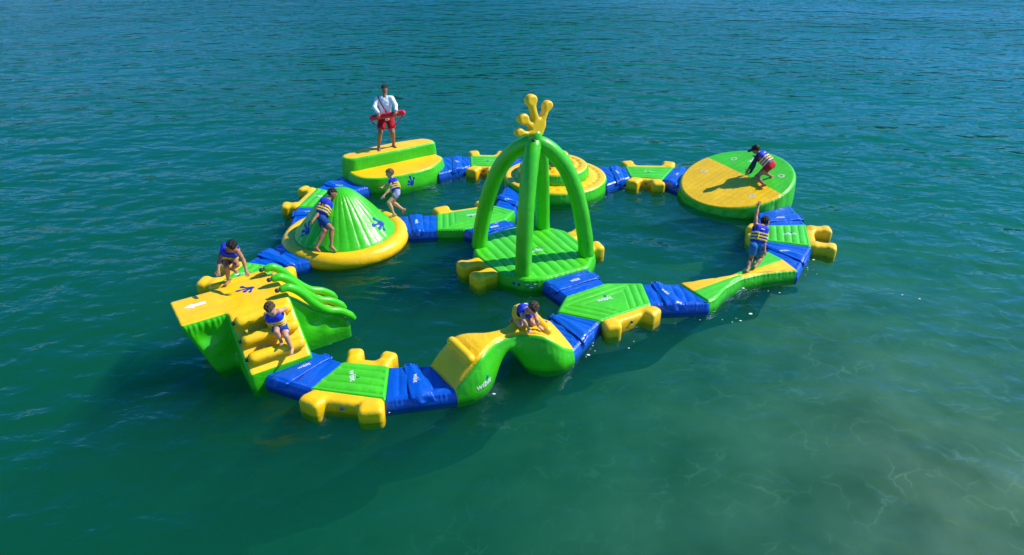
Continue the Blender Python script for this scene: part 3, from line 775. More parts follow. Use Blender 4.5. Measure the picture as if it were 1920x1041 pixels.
for px_, an in ((V(-3.269, 14.611, 0.620), None), (V(-4.566, 14.188, 0.620), None)):
    d = unit(np.array(px_[:2])-DC); up = np.array((-d[0]*.72, -d[1]*.72, .69)); side = np.array((-d[1], d[0], 0))
    decal('hand_mark', HAND2, M['print_blue'], T, dome_o, np.array((DC[0]+d[0]*.98, DC[1]+d[1]*.98, .50)), side*.6+up*.8, up*.6-side*.8, .46)

# ---- tilted disc
DK = np.array((6.26, 17.56))
T = thing('tilted_disc', (*DK, 0), 'big tilted round float, half yellow and half green on top', 'inflatable disc')
zp = lambda x, y: .575 + .215*(x-DK[0]) + .150*(y-DK[1])
P = [(DK[0]+1.52*math.cos(q), DK[1]+1.52*math.sin(q)) for q in np.linspace(0, 2*np.pi, 80, endpoint=False)]
v, s, t = pillow(P, -.22, zp, er=.10, corner=.02, puff=.02, bulge=.035, h=ribs((-.55, .83), DK, .165, .012), n=320, m=52, c=DK, seam=3)
# dimples with short weld straps round the side wall
ang = np.arctan2(v[:, 1]-DK[1], v[:, 0]-DK[0]); ri = np.arange(len(v))//320
rad_ = np.hypot(v[:, 0]-DK[0], v[:, 1]-DK[1])
for q in np.linspace(0, 2*np.pi, 22, endpoint=False):
    for zf in (.36, .66):
        hz = np.where(ri < 9, np.exp(-(((ang-q+np.pi) % (2*np.pi)-np.pi)*1.46/.07)**2 - ((v[:, 2]-zf*zp(v[:, 0], v[:, 1]))/.06)**2), 0)
        k_ = 1-.035*hz/np.maximum(rad_, .5); v[:, 0] = DK[0]+(v[:, 0]-DK[0])*k_; v[:, 1] = DK[1]+(v[:, 1]-DK[1])*k_
part('side_wall', v, s, M['green'], T)
A_, B_ = V(5.759, 18.944, 0.660)[:2], V(7.069, 16.353, 0.660)[:2]; nn_ = unit(np.array((-(B_-A_)[1], (B_-A_)[0])))
v2, gr = split_faces(v, t, [(A_, nn_)], lambda x, y, z: 'green' if (x-A_[0])*nn_[0]+(y-A_[1])*nn_[1] > 0 else 'yellow')
dk_g = part('green_half', v2, gr['green'], M['lime'], T); dk_y = part('yellow_half', v2, gr['yellow'], M['yellow'], T)
dkn = unit((-.265, -.15, 1))
for q_ in (V(6.427, 18.520, 0.750), V(5.512, 18.184, 0.500), V(7.313, 17.163, 0.800), V(6.345, 16.477, 0.550)):
    decal('pale_mark', fill2d(lambda X, Y: np.maximum(np.hypot(X, Y)-.085, .055-np.hypot(X, Y)), (-.1, -.1), (.1, .1), 20), M['grey_print'], T, [dk_g, dk_y], q_, (1, 0, .22), (0, 1, .12), 1)
logo(T, [dk_g, dk_y], V(6.980, 18.341, 0.620), (.9, .45, .2), (-.45, .9, .1), .24)

# ---- balance beam (narrow waist)
BO = [V(3.507, 12.244, 0.220), V(3.705, 11.888, 0.220), V(3.952, 11.454, 0.220), V(4.143, 11.589, 0.220), V(4.455, 12.009, 0.220), V(4.893, 12.394, 0.220), V(5.422, 12.617, 0.220), V(5.917, 12.713, 0.220), V(6.253, 12.773, 0.220), V(6.118, 13.312, 0.220), V(5.887, 13.737, 0.220), V(5.513, 13.261, 0.220), V(5.172, 12.933, 0.220), V(4.794, 12.641, 0.220), V(4.387, 12.417, 0.220), V(3.898, 12.279, 0.220)]
T = thing('balance_beam', (*V(5.021, 12.893, 0.000)[:2], 0), 'waisted green and yellow balance beam under the boy with raised arm', 'balance beam')
bc = V(4.885, 12.558, 0.220)[:2]; e0 = V(3.739, 11.845, 0.220)[:2]; e1 = V(6.067, 13.235, 0.220)[:2]; bax = unit(e1-e0)
v, s, t = pillow(BO, -.14, .23, er=.06, corner=.05, puff=.015, bulge=.03, h=ribs((bax[1], -bax[0]), bc, .15, .014), n=320, m=34, c=bc)
part('side_wall', v, s, M['green'], T)
nb = np.array((-bax[1], bax[0]))
v2, gr = split_faces(v, t, [(bc, nb), (bc, bax)], lambda x, y, z: 'yellow' if (((x-bc[0])*nb[0]+(y-bc[1])*nb[1]) > 0) != (((x-bc[0])*bax[0]+(y-bc[1])*bax[1]) > 0) else 'lime')
for q in ('lime', 'yellow'): bm_top = part('top_panel', v2, gr[q], M[q], T)

# ---- arched bridge with a narrow raised waist
def bridge():
    E = [V(-1.426, 9.356, 0.220)[:2], V(-0.897, 8.630, 0.220)[:2], V(1.112, 9.726, 0.250)[:2], V(0.684, 10.738, 0.250)[:2]]
    a = (E[0]+E[1])/2; b = (E[2]+E[3])/2; n0 = unit(E[1]-E[0]); n1 = unit(E[2]-E[3])
    T = thing('arched_bridge', (*((a+b)/2), 0), 'green arched float bridge with yellow top and narrow raised waist', 'inflatable bridge')
    K = 90; ts = np.linspace(0, 1, K); hw0 = np.linalg.norm(E[1]-E[0])/2; hw1 = np.linalg.norm(E[2]-E[3])/2
    kt = (0, .05, .1, .15, .2, .25, .3, .35, .4, .45, .5, .55, .6, .65, .7, .75, .8, .85, .9, 1)
    def prof(z): return np.array(spline([(k, 0, q) for k, q in zip(kt, z)], 300))
    ztop = prof((.25, .38, .49, .60, .685, .72, .725, .725, .72, .715, .715, .715, .72, .725, .72, .69, .61, .52, .42, .27))
    wid = prof((.44, .46, .47, .46, .44, .39, .32, .25, .20, .18, .175, .19, .24, .32, .40, .47, .53, .57, .58, .55))
    zbot = prof((-.15, -.16, -.17, -.18, -.18, -.17, -.16, -.10, .12, .33, .42, .33, .12, -.10, -.16, -.18, -.18, -.17, -.16, -.15))
    rings = []; NS = 72
    for i, t in enumerate(ts):
        c = lerp(a, b, t); nrm = unit(lerp(n0, n1, t)); hw = np.interp(t, wid[:, 0], wid[:, 2])
        zt = np.interp(t, ztop[:, 0], ztop[:, 2]); zb = np.interp(t, zbot[:, 0], zbot[:, 2])
        er = .085; hh = (zt-zb)/2; ring = []
        # section going round: bottom, right side, top, left side
        top = [(x, zt + .03*(1-(x/hw)**2) + .007*(abs(math.sin(8*np.pi*t+.3))**.5) * (abs(x) < hw*.9)) for x in np.linspace(hw-er, -hw+er, 18)]
        arcR = [(hw-er+er*math.cos(q), zt-er+er*math.sin(q)) for q in np.linspace(0, np.pi/2, 7)]
        sR = [(hw + .075*math.sin(np.pi*s_)*min(1, hh/.4), zb + .03 + s_*(zt-er-zb-.03)) for s_ in np.linspace(0, 1, 9)][:-1]
        bot = [(x, zb) for x in np.linspace(-hw+.06, hw-.06, 8)]
        pk = .006*math.sin(i*2*np.pi/4.1)
        sR = [(x + pk*max(0, (j-4)/4)**2, z) for j, (x, z) in enumerate(sR)]
        ring = bot + sR + arcR + top + [(-x, z) for x, z in arcR[::-1]] + [(-x, z) for x, z in sR[::-1]]
        rings.append([(c[0]+nrm[0]*x, c[1]+nrm[1]*x, z) for x, z in ring])
    n = len(rings[0]); V3 = np.array(rings).reshape(-1, 3); g, y = [], []
    yA, yB = 8+8+4, 8+8+7+18+3
    for i in range(K-1):
        for j in range(n):
            f = (i*n+j, i*n+(j+1) % n, (i+1)*n+(j+1) % n, (i+1)*n+j)
            (y if yA <= j < yB else g).append(f)
    y.append(tuple(range(n-1, -1, -1))); y.append(tuple((K-1)*n+i for i in range(n)))
    go = part('side_wall', V3, g, M['green'], T); yo = part('top_panel', V3, y, M['yellow_creased'], T)
    for t in (.145, .80):
        c = lerp(a, b, t); nrm = unit(lerp(n0, n1, t)); z = np.interp(t, ztop[:, 0], ztop[:, 2])
        p = [(c[0]+nrm[0]*x, c[1]+nrm[1]*x, z+.085) for x in np.linspace(-.30, .31, 14)]
        v, f = tube(p, .085, 20); mesh_obj('grip_roll', v, f, M['yellow'], T)
    o = V(-0.431, 8.947, 0.220); fr = np.array((*bax2(a, b), 0))
    logo(T, go, lerp(np.array((*E[1], 0)), np.array((*E[2], 0)), .21) + np.array((0, 0, .22)), fr, (0, 0, 1), .17)
    return T
def bax2(a, b): return unit(np.array(b[:2])-np.array(a[:2]))
bridge()

# ---- climbing tower: jump arm left, stair front and back, slide right
def nrv(v, f):
    q = np.array(f); n_ = np.cross(v[q[:, 2]]-v[q[:, 0]], v[q[:, 3]]-v[q[:, 1]]); o = np.zeros_like(v)
    for i in range(4): np.add.at(o, q[:, i], n_)
    return o/(np.linalg.norm(o, axis=1)[:, None]+1e-9)
def climber():
    I0 = np.array((-4.88, 9.62)); u = np.array((.82, .572)); w = np.array((.572, -.82)); H1 = 1.10
    T = thing('climbing_tower', (*I0, 0), 'yellow-topped inflatable climbing tower with stairs, jump ramp and green slide', 'inflatable tower')
    def toW(v): return np.c_[I0[0]+u[0]*v[:, 0]+w[0]*v[:, 1], I0[1]+u[1]*v[:, 0]+w[1]*v[:, 1], v[:, 2]]
    def pt(a, b, z): return np.array((*(I0+u*a+w*b), z))
    F = Field((-.85, -1.75, -.2), (2.3, .98, 1.3), .02); X, Y, Z = F.all()
    def poly(A, P):                             # sdf of a convex polygon in (A, Z)
        d = None; n = len(P)
        for i in range(n):
            (x0, z0), (x1, z1) = P[i], P[(i+1) % n]; ex, ez = x1-x0, z1-z0; l = math.hypot(ex, ez)
            e = (A-x0)*(ez/l) - (Z-z0)*(ex/l); d = e if d is None else np.maximum(d, e)
        return d
    def ext(d, B, b0, b1, r=.075):
        t = np.abs(B-(b0+b1)/2)-(b1-b0)/2
        p, q = np.maximum(d+r, 0), np.maximum(t+r, 0)
        return np.minimum(np.maximum(d+r, t+r), 0)+np.sqrt(p*p+q*q)-r
    arm = ext(poly(X, [(-.30, -.2), (.3, -.2), (.3, H1), (-.72, H1), (-.70, H1-.10)]), Y, -.98, 0)
    cen = ext(poly(X, [(0, -.2), (1.10, -.2), (1.10, H1), (0, H1)]), Y, -1.02, .04)
    st = ext(poly(Y, [(-.3, -.2), (.84, -.2), (.84, .30), (.06, H1-.01), (-.3, H1-.01)]), X, 0, 1.10)
    sb = ext(poly(Y, [(-1.55, .28), (-1.55, -.2), (-.7, -.2), (-.7, H1-.01), (-1.02, H1-.01)]), X, .02, 1.08)
    prof = np.interp(X, (.9, 1.02, 1.12, 1.25, 1.4, 1.55, 1.7, 1.85, 2.0, 2.08, 2.14), (1.10, 1.08, 1.03, .92, .77, .62, .51, .44, .33, .22, .10))
    sd = np.maximum(np.maximum((Z-prof)*.62, X-2.14), .9-X)
    sl = ext(sd, Y, -.95, .02)
    F.f = np.minimum(np.minimum(np.minimum(arm, cen), np.minimum(st, sb)), sl).astype(np.float32)
    # side dimples pulled in by inner straps
    for ax_, ay_, az_, r_ in ((-.36, .0, .76, .15), (1.48, .02, .42, .14), (1.80, .02, .22, .10), (-.02, .10, .35, .16)):
        F.f += (.085*np.exp(-((X-ax_)**2+(Y-ay_)**2+(Z-az_)**2)/r_**2)).astype(np.float32)
    v, f = F.mesh(); v = smooth_mesh(v, f, 2); q = np.array(f)
    c = v[q].mean(1); nr = np.cross(v[q[:, 2]]-v[q[:, 0]], v[q[:, 3]]-v[q[:, 1]]); nr /= np.linalg.norm(nr, axis=1)[:, None]+1e-9
    top = (nr[:, 2] > .75) & (c[:, 2] > H1-.06) & (c[:, 0] < 1.06)
    stair = (nr[:, 2] > .40) & (c[:, 1] > .02) & (c[:, 0] > .05) & (c[:, 0] < 1.05) & (c[:, 2] > .12) & ~top
    back = (nr[:, 2] > .40) & (c[:, 1] < -1.0) & (c[:, 0] > .05) & (c[:, 0] < 1.05) & (c[:, 2] > .12) & ~top
    lane = (nr[:, 2] > .3) & (c[:, 0] > 1.02) & (c[:, 1] > -.86) & (c[:, 1] < -.07) & ~top
    # gathered vinyl below the top seam
    for ax_i, oth in ((0, 1), (1, 0)):
        e_ = np.abs(nrv(v, f)[:, oth]) > .7; s_ = e_ & (v[:, 2] > H1-.38) & (v[:, 2] < H1-.03) & (v[:, 0] < (-.03 if oth else -.45))
        v[s_, oth] += (.010*np.sin(v[s_, ax_i]*2*np.pi/.085 + 2*np.sin(v[s_, ax_i]*9))*np.clip((v[s_, 2]-H1+.38)/.33, 0, 1)**1.5)
    # soft lengthwise chambers on the top
    m_ = (v[:, 2] > H1-.05); v[m_, 2] += (.014*(np.abs(np.sin((v[m_, 1]+.98)/.98*np.pi*3.5))**.6-1) + .02)*np.clip((v[m_, 2]-H1+.05)/.05, 0, 1)
    wv_ = toW(v)
    hull = part('hull', wv_, q[~(top | stair | back | lane)].tolist(), M['green'], T)
    tp = part('top_panel', wv_, q[top].tolist(), M['yellow'], T)
    part('stair_panel', wv_, q[stair].tolist(), M['yellow'], T); part('stair_panel', wv_, q[back].tolist(), M['yellow'], T)
    part('slide_lane', wv_, q[lane].tolist(), M['yellow'], T)
    for k in range(3):
        t_ = (.17, .47, .77)[k]; y_ = .06+.78*t_; z_ = lerp(H1, .30, t_)
        vv, ff = tube([pt(x, y_+.055, z_+.055) for x in np.linspace(.14, .96, 16)], .105, 22); ro = mesh_obj('step_roll', vv, ff, M['yellow'], T)
        e = pt(.055, y_+.055, z_+.055); vv, ff = tube([e, e+np.array((*-u, 0))*.02], .03, 12); sub(mesh_obj('valve', vv, ff, M['dark'], T), ro)
    for y_, z_ in ((-1.07, 1.07), (-1.32, .68)):
        vv, ff = tube([pt(x, y_, z_) for x in np.linspace(.05, .95, 16)], .095, 22); mesh_obj('step_roll', vv, ff, M['yellow'], T)
    for k, y_ in enumerate((.02, -.44, -.90)):
        p = spline([pt(.98, y_, 1.27), pt(1.12, y_, 1.26), pt(1.30, y_, 1.09), pt(1.50, y_, .80), pt(1.72, y_, .58), pt(1.95, y_, .47), pt(2.12, y_, .33), pt(2.20, y_, .22)], 40)
        vv, ff = tube(p, np.interp(np.linspace(0, 1, 40), (0, .12, .9, 1), (.064, .076, .074, .058)), 22); rl = mesh_obj('slide_rail', vv, ff, M['green'], T)
        e = p[0]; vv, ff = tube([e-np.array((*u, 0))*.07, e-np.array((*u, 0))*.092], .04, 12); sub(mesh_obj('end_cap', vv, ff, M['dark'], T), rl)
    decal('arrow_mark', ARROW2, M['white'], T, tp, V(-5.647, 9.771, 1.100), u3(u), (-u[1], u[0], 0), 1.02)
    decal('hand_mark', HAND2, M['print_blue'], T, tp, V(-4.682, 10.485, 1.100), (-.25, .95, 0), (-.97, -.25, 0), .36)
    return T
def u3(u): return np.array((u[0], u[1], 0.))
climber()

# ---- blue sleeves
connector('blue sleeve at the foot of the yellow stairs', V(-4.476, 9.193, 0.200), V(-3.594, 9.812, 0.200), P1[3], P1[0], seed=1, text=(.9, .75), flap=.5)
connector('blue sleeve left of the arched bridge', P1[1], P1[2], V(-1.412, 9.391, 0.200), V(-0.905, 8.662, 0.200), ext=(.04, .12), seed=2, text=(.1, -1), flap=.5)
connector('blue sleeve right of the crawling boy', V(0.700, 10.825, 0.200), V(1.122, 9.820, 0.200), Y1[5], Y1[4], seed=3, ext=(.1, .05), text=(-1, .02), flap=.5)
connector('blue sleeve in front of the arch tower', TP[8], TP[7], Y1[0], Y1[1], seed=4, text=(1, .5), flap=.45)
connector('blue sleeve left of the balance beam', Y1[2], Y1[3], BO[0], BO[2], seed=5, text=(.45, -1), flap=.4)
connector('blue sleeve between the balance beam and the platform with toes at far right', BO[10], BO[8], P2[3], P2[2], seed=6, text=(1, -.1), flap=.5)
connector('blue sleeve below the tilted disc, above the platform at far right', P2[0], P2[1], V(6.327, 15.744, 0.200), V(7.423, 16.297, 0.200), seed=7, ext=(.05, .2), text=(1, .05), flap=.45)
connector('short blue sleeve at the left side of the tilted disc', P3[1], P3[2], V(5.381, 19.229, 0.200), V(4.788, 17.786, 0.200), seed=8, ext=(.05, .2), text=(.5, 1), flap=.5)
connector('blue sleeve at the right side of the tiered island', P3[3], P3[0], V(2.850, 18.035, 0.200), V(2.802, 19.417, 0.200), seed=9, ext=(.05, .2), text=(.3, -1), flap=.5)
connector('blue sleeve behind the arch leg, left side of the tiered island', P4[1], P4[2], V(0.417, 20.000, 0.200), V(-0.032, 19.276, 0.200), seed=10, ext=(.05, .2), text=(-.9, .2))
connector('blue sleeve at the right end of the two-step podium', P4[3], P4[0], V(-2.028, 18.952, 0.200), V(-2.166, 20.328, 0.200), seed=11, ext=(.05, .2), text=(.4, -1), flap=.5)
connector('blue sleeve at the left end of the two-step podium', P5[0], P5[1], V(-5.017, 18.683, 0.200), V(-4.151, 17.705, 0.200), seed=12, ext=(.05, .2), text=(1, -.25), flap=.42)
connector('blue sleeve behind the boy walking round the dome', P5[3], P5[2], V(-5.572, 15.316, 0.200), V(-4.899, 15.577, 0.200), seed=13, ext=(.05, .25), text=(-1, 0), flap=.4)
connector('blue sleeve between the dome ring and the platform behind the climbing tower', P6[0], P6[1], V(-5.466, 14.166, 0.200), V(-4.725, 13.196, 0.200), seed=14, ext=(.05, .2), text=(-1, .28), flap=.5)
connector('blue sleeve right of the dome, before the jumping boy', Y2[0], Y2[1], V(-2.650, 14.784, 0.200), V(-2.924, 15.744, 0.200), seed=15, ext=(.05, .2), text=(.1, -1), flap=.55)
connector('blue sleeve behind the left arch leg, leading up to the tiered island', Y2[3], Y2[2], V(0.232, 16.845, 0.200), V(-0.226, 17.705, 0.200), seed=16, ext=(.05, .3), text=(-1, .2), flap=.5)
connector('blue sleeve behind the left arch leg, touching the arch tower platform', Y2[4], Y2[5], TP[2], TP[1], seed=17, text=(1, .6), flap=.5)

SPLASH_GLINTS = [(6.70, 13.11, 0.25, 0.15, 26), (7.21, 13.63, 0.25, 0.12, 10), (5.47, 12.29, 0.35, 0.12, 22), (4.72, 11.33, 0.4, 0.2, 14), (4.08, 11.13, 0.3, 0.1, 14), (1.48, 10.13, 0.12, 0.12, 16), (1.20, 9.72, 0.15, 0.1, 8), (2.69, 17.40, 0.25, 0.1, 10), (-3.38, 13.89, 0.3, 0.08, 8), (-0.50, 8.90, 0.12, 0.08, 8), (2.27, 10.39, 0.15, 0.08, 8), (-2.08, 8.39, 0.2, 0.05, 6), (8.26, 11.95, 0.15, 0.1, 3)]
foam()  # white flecks for splash and sun glints

POSE = {
 'guard': {'anR': [-3.963, 19.181, 0.9], 'anL': [-3.558, 19.433, 0.9], 'toR': [-3.886, 18.992, 0.865], 'toL': [-3.441, 19.269, 0.855], 'knR': [-3.876, 19.149, 1.331], 'knL': [-3.529, 19.272, 1.31], 'hipR': [-3.815, 19.403, 1.687], 'hipL': [-3.613, 19.508, 1.673], 'pel': [-3.706, 19.423, 1.713], 'neck': [-3.723, 19.56, 2.272], 'head': [-3.712, 19.615, 2.49], 'shR': [-3.927, 19.58, 2.221], 'shL': [-3.518, 19.53, 2.249], 'wrR': [-3.868, 19.2, 1.901], 'wrL': [-3.356, 19.18, 1.976], 'elR': [-4.011, 19.383, 2.038], 'elL': [-3.398, 19.421, 2.09]},
 'hopper': {'anR': [-5.195, 10.639, 1.18], 'toR': [-5.208, 10.488, 1.188], 'knR': [-5.151, 10.573, 1.494], 'hipR': [-5.247, 10.876, 1.553], 'hipL': [-5.123, 10.856, 1.574], 'pel': [-5.201, 10.906, 1.57], 'knL': [-4.955, 10.583, 1.532], 'anL': [-5.139, 10.774, 1.346], 'toL': [-5.009, 10.704, 1.312], 'neck': [-5.044, 10.652, 1.83], 'head': [-4.951, 10.546, 1.915], 'shR': [-5.203, 10.672, 1.766], 'shL': [-4.916, 10.652, 1.777], 'elR': [-5.203, 10.467, 1.669], 'wrR': [-5.162, 10.292, 1.585], 'elL': [-4.78, 10.498, 1.681], 'wrL': [-4.709, 10.365, 1.552]},
 'descender': {'anL': [-3.771, 9.362, 0.56], 'toL': [-3.755, 9.223, 0.548], 'pel': [-4.014, 9.652, 0.86], 'hipL': [-3.958, 9.632, 0.851], 'hipR': [-4.061, 9.632, 0.851], 'knL': [-3.826, 9.366, 0.816], 'anR': [-3.939, 9.385, 0.71], 'toR': [-3.901, 9.251, 0.726], 'knR': [-3.969, 9.354, 0.911], 'neck': [-4.055, 9.577, 1.147], 'head': [-4.057, 9.502, 1.279], 'shR': [-4.19, 9.597, 1.112], 'shL': [-3.951, 9.607, 1.17], 'elL': [-3.941, 9.798, 1.083], 'wrL': [-3.933, 9.966, 1.012], 'elR': [-4.219, 9.666, 0.916], 'wrR': [-4.262, 9.738, 0.754]},
 'crawler': {'knR': [0.158, 9.726, 0.8], 'knL': [0.364, 9.786, 0.8], 'hipR': [0.094, 9.961, 0.843], 'hipL': [0.152, 10.061, 0.807], 'pel': [0.104, 10.021, 0.855], 'anR': [0.019, 10.007, 0.74], 'toR': [-0.028, 9.869, 0.774], 'anL': [0.553, 10.018, 0.693], 'toL': [0.608, 9.886, 0.734], 'wrR': [0.281, 9.619, 0.81], 'wrL': [0.45, 9.701, 0.8], 'elR': [0.201, 9.58, 0.983], 'elL': [0.425, 9.623, 0.977], 'shR': [0.176, 9.8, 1.017], 'shL': [0.4, 9.845, 0.977], 'neck': [0.278, 9.85, 1.04], 'head': [0.362, 9.745, 1.132]},
 'dome_walker': {'anR': [-4.103, 13.55, 0.43], 'toR': [-3.965, 13.502, 0.339], 'anL': [-4.425, 13.483, 0.43], 'toL': [-4.288, 13.39, 0.38], 'knR': [-4.08, 13.717, 0.772], 'hipR': [-4.338, 13.909, 0.95], 'knL': [-4.239, 13.694, 0.729], 'hipL': [-4.38, 14.049, 0.9], 'pel': [-4.38, 13.989, 0.967], 'neck': [-4.25, 14.262, 1.247], 'head': [-4.151, 14.377, 1.358], 'shR': [-4.284, 14.102, 1.248], 'shL': [-4.246, 14.422, 1.1], 'elR': [-4.392, 13.95, 1.07], 'wrR': [-4.474, 13.756, 0.992], 'elL': [-4.237, 14.602, 0.915], 'wrL': [-4.083, 14.444, 0.874]},
 'runner': {'anL': [-2.979, 15.483, 0.36], 'toL': [-3.117, 15.441, 0.327], 'knL': [-3.11, 15.575, 0.641], 'hipL': [-2.912, 15.742, 0.818], 'hipR': [-2.942, 15.872, 0.78], 'pel': [-2.921, 15.802, 0.822], 'knR': [-3.076, 15.925, 0.501], 'anR': [-2.805, 15.892, 0.315], 'toR': [-2.869, 15.927, 0.187], 'neck': [-3.042, 16.024, 1.067], 'head': [-3.104, 16.07, 1.222], 'shL': [-3.041, 15.884, 1.063], 'shR': [-3.121, 16.164, 0.97], 'elL': [-3.097, 15.731, 0.916], 'wrL': [-3.214, 15.612, 0.821], 'elR': [-3.248, 16.272, 0.826], 'wrR': [-3.327, 16.098, 0.843]},
 'balancer': {'anL': [5.087, 12.657, 0.29], 'toL': [5.201, 12.732, 0.203], 'anR': [5.299, 12.815, 0.29], 'toR': [5.32, 12.927, 0.176], 'knL': [5.235, 12.941, 0.415], 'hipL': [5.212, 12.89, 0.753], 'knR': [5.51, 13.075, 0.364], 'hipR': [5.425, 13.015, 0.691], 'pel': [5.345, 13.035, 0.72], 'neck': [5.443, 13.246, 1.069], 'head': [5.56, 13.372, 1.101], 'shL': [5.309, 13.246, 1.101], 'shR': [5.561, 13.186, 0.982], 'elL': [5.355, 13.424, 1.257], 'wrL': [5.421, 13.563, 1.4], 'elR': [5.492, 13.048, 0.798], 'wrR': [5.472, 12.887, 0.665]},
 'croucher': {'wrL': [6.561, 17.433, 0.744], 'shL': [6.627, 17.36, 1.222], 'elL': [6.578, 17.317, 0.972], 'neck': [6.726, 17.49, 1.268], 'head': [6.6, 17.44, 1.397], 'shR': [6.79, 17.63, 1.243], 'pel': [7.015, 17.229, 1.042], 'hipL': [6.943, 17.169, 1.01], 'hipR': [7.066, 17.289, 1.028], 'anL': [6.743, 16.774, 0.652], 'toL': [6.583, 16.805, 0.571], 'knL': [6.65, 17.176, 0.726], 'anR': [7.068, 17.189, 0.729], 'toR': [6.986, 17.068, 0.637], 'knR': [6.773, 17.113, 0.894], 'elR': [6.673, 17.593, 1.012], 'wrR': [6.553, 17.563, 0.806]},
 'hidden': {'anL': [1.015, 18.074, 0.7], 'toL': [1.101, 17.953, 0.68], 'anR': [0.993, 18.252, 0.7], 'toR': [1.08, 18.132, 0.679], 'knL': [0.854, 17.955, 0.947], 'knR': [0.844, 18.091, 0.931], 'hipL': [0.862, 18.242, 1.083], 'hipR': [0.853, 18.372, 1.056], 'pel': [0.857, 18.302, 1.095], 'neck': [0.556, 18.066, 1.018], 'head': [0.463, 17.934, 1.032], 'shL': [0.523, 17.936, 0.985], 'shR': [0.545, 18.196, 0.942], 'elL': [0.404, 17.869, 0.79], 'wrL': [0.277, 17.808, 0.618], 'elR': [0.425, 18.128, 0.744], 'wrR': [0.319, 18.068, 0.575]},
}
W2 = (np.array((-4.085, 19.210, 1.765)), np.array((-3.153, 19.190, 1.927)))

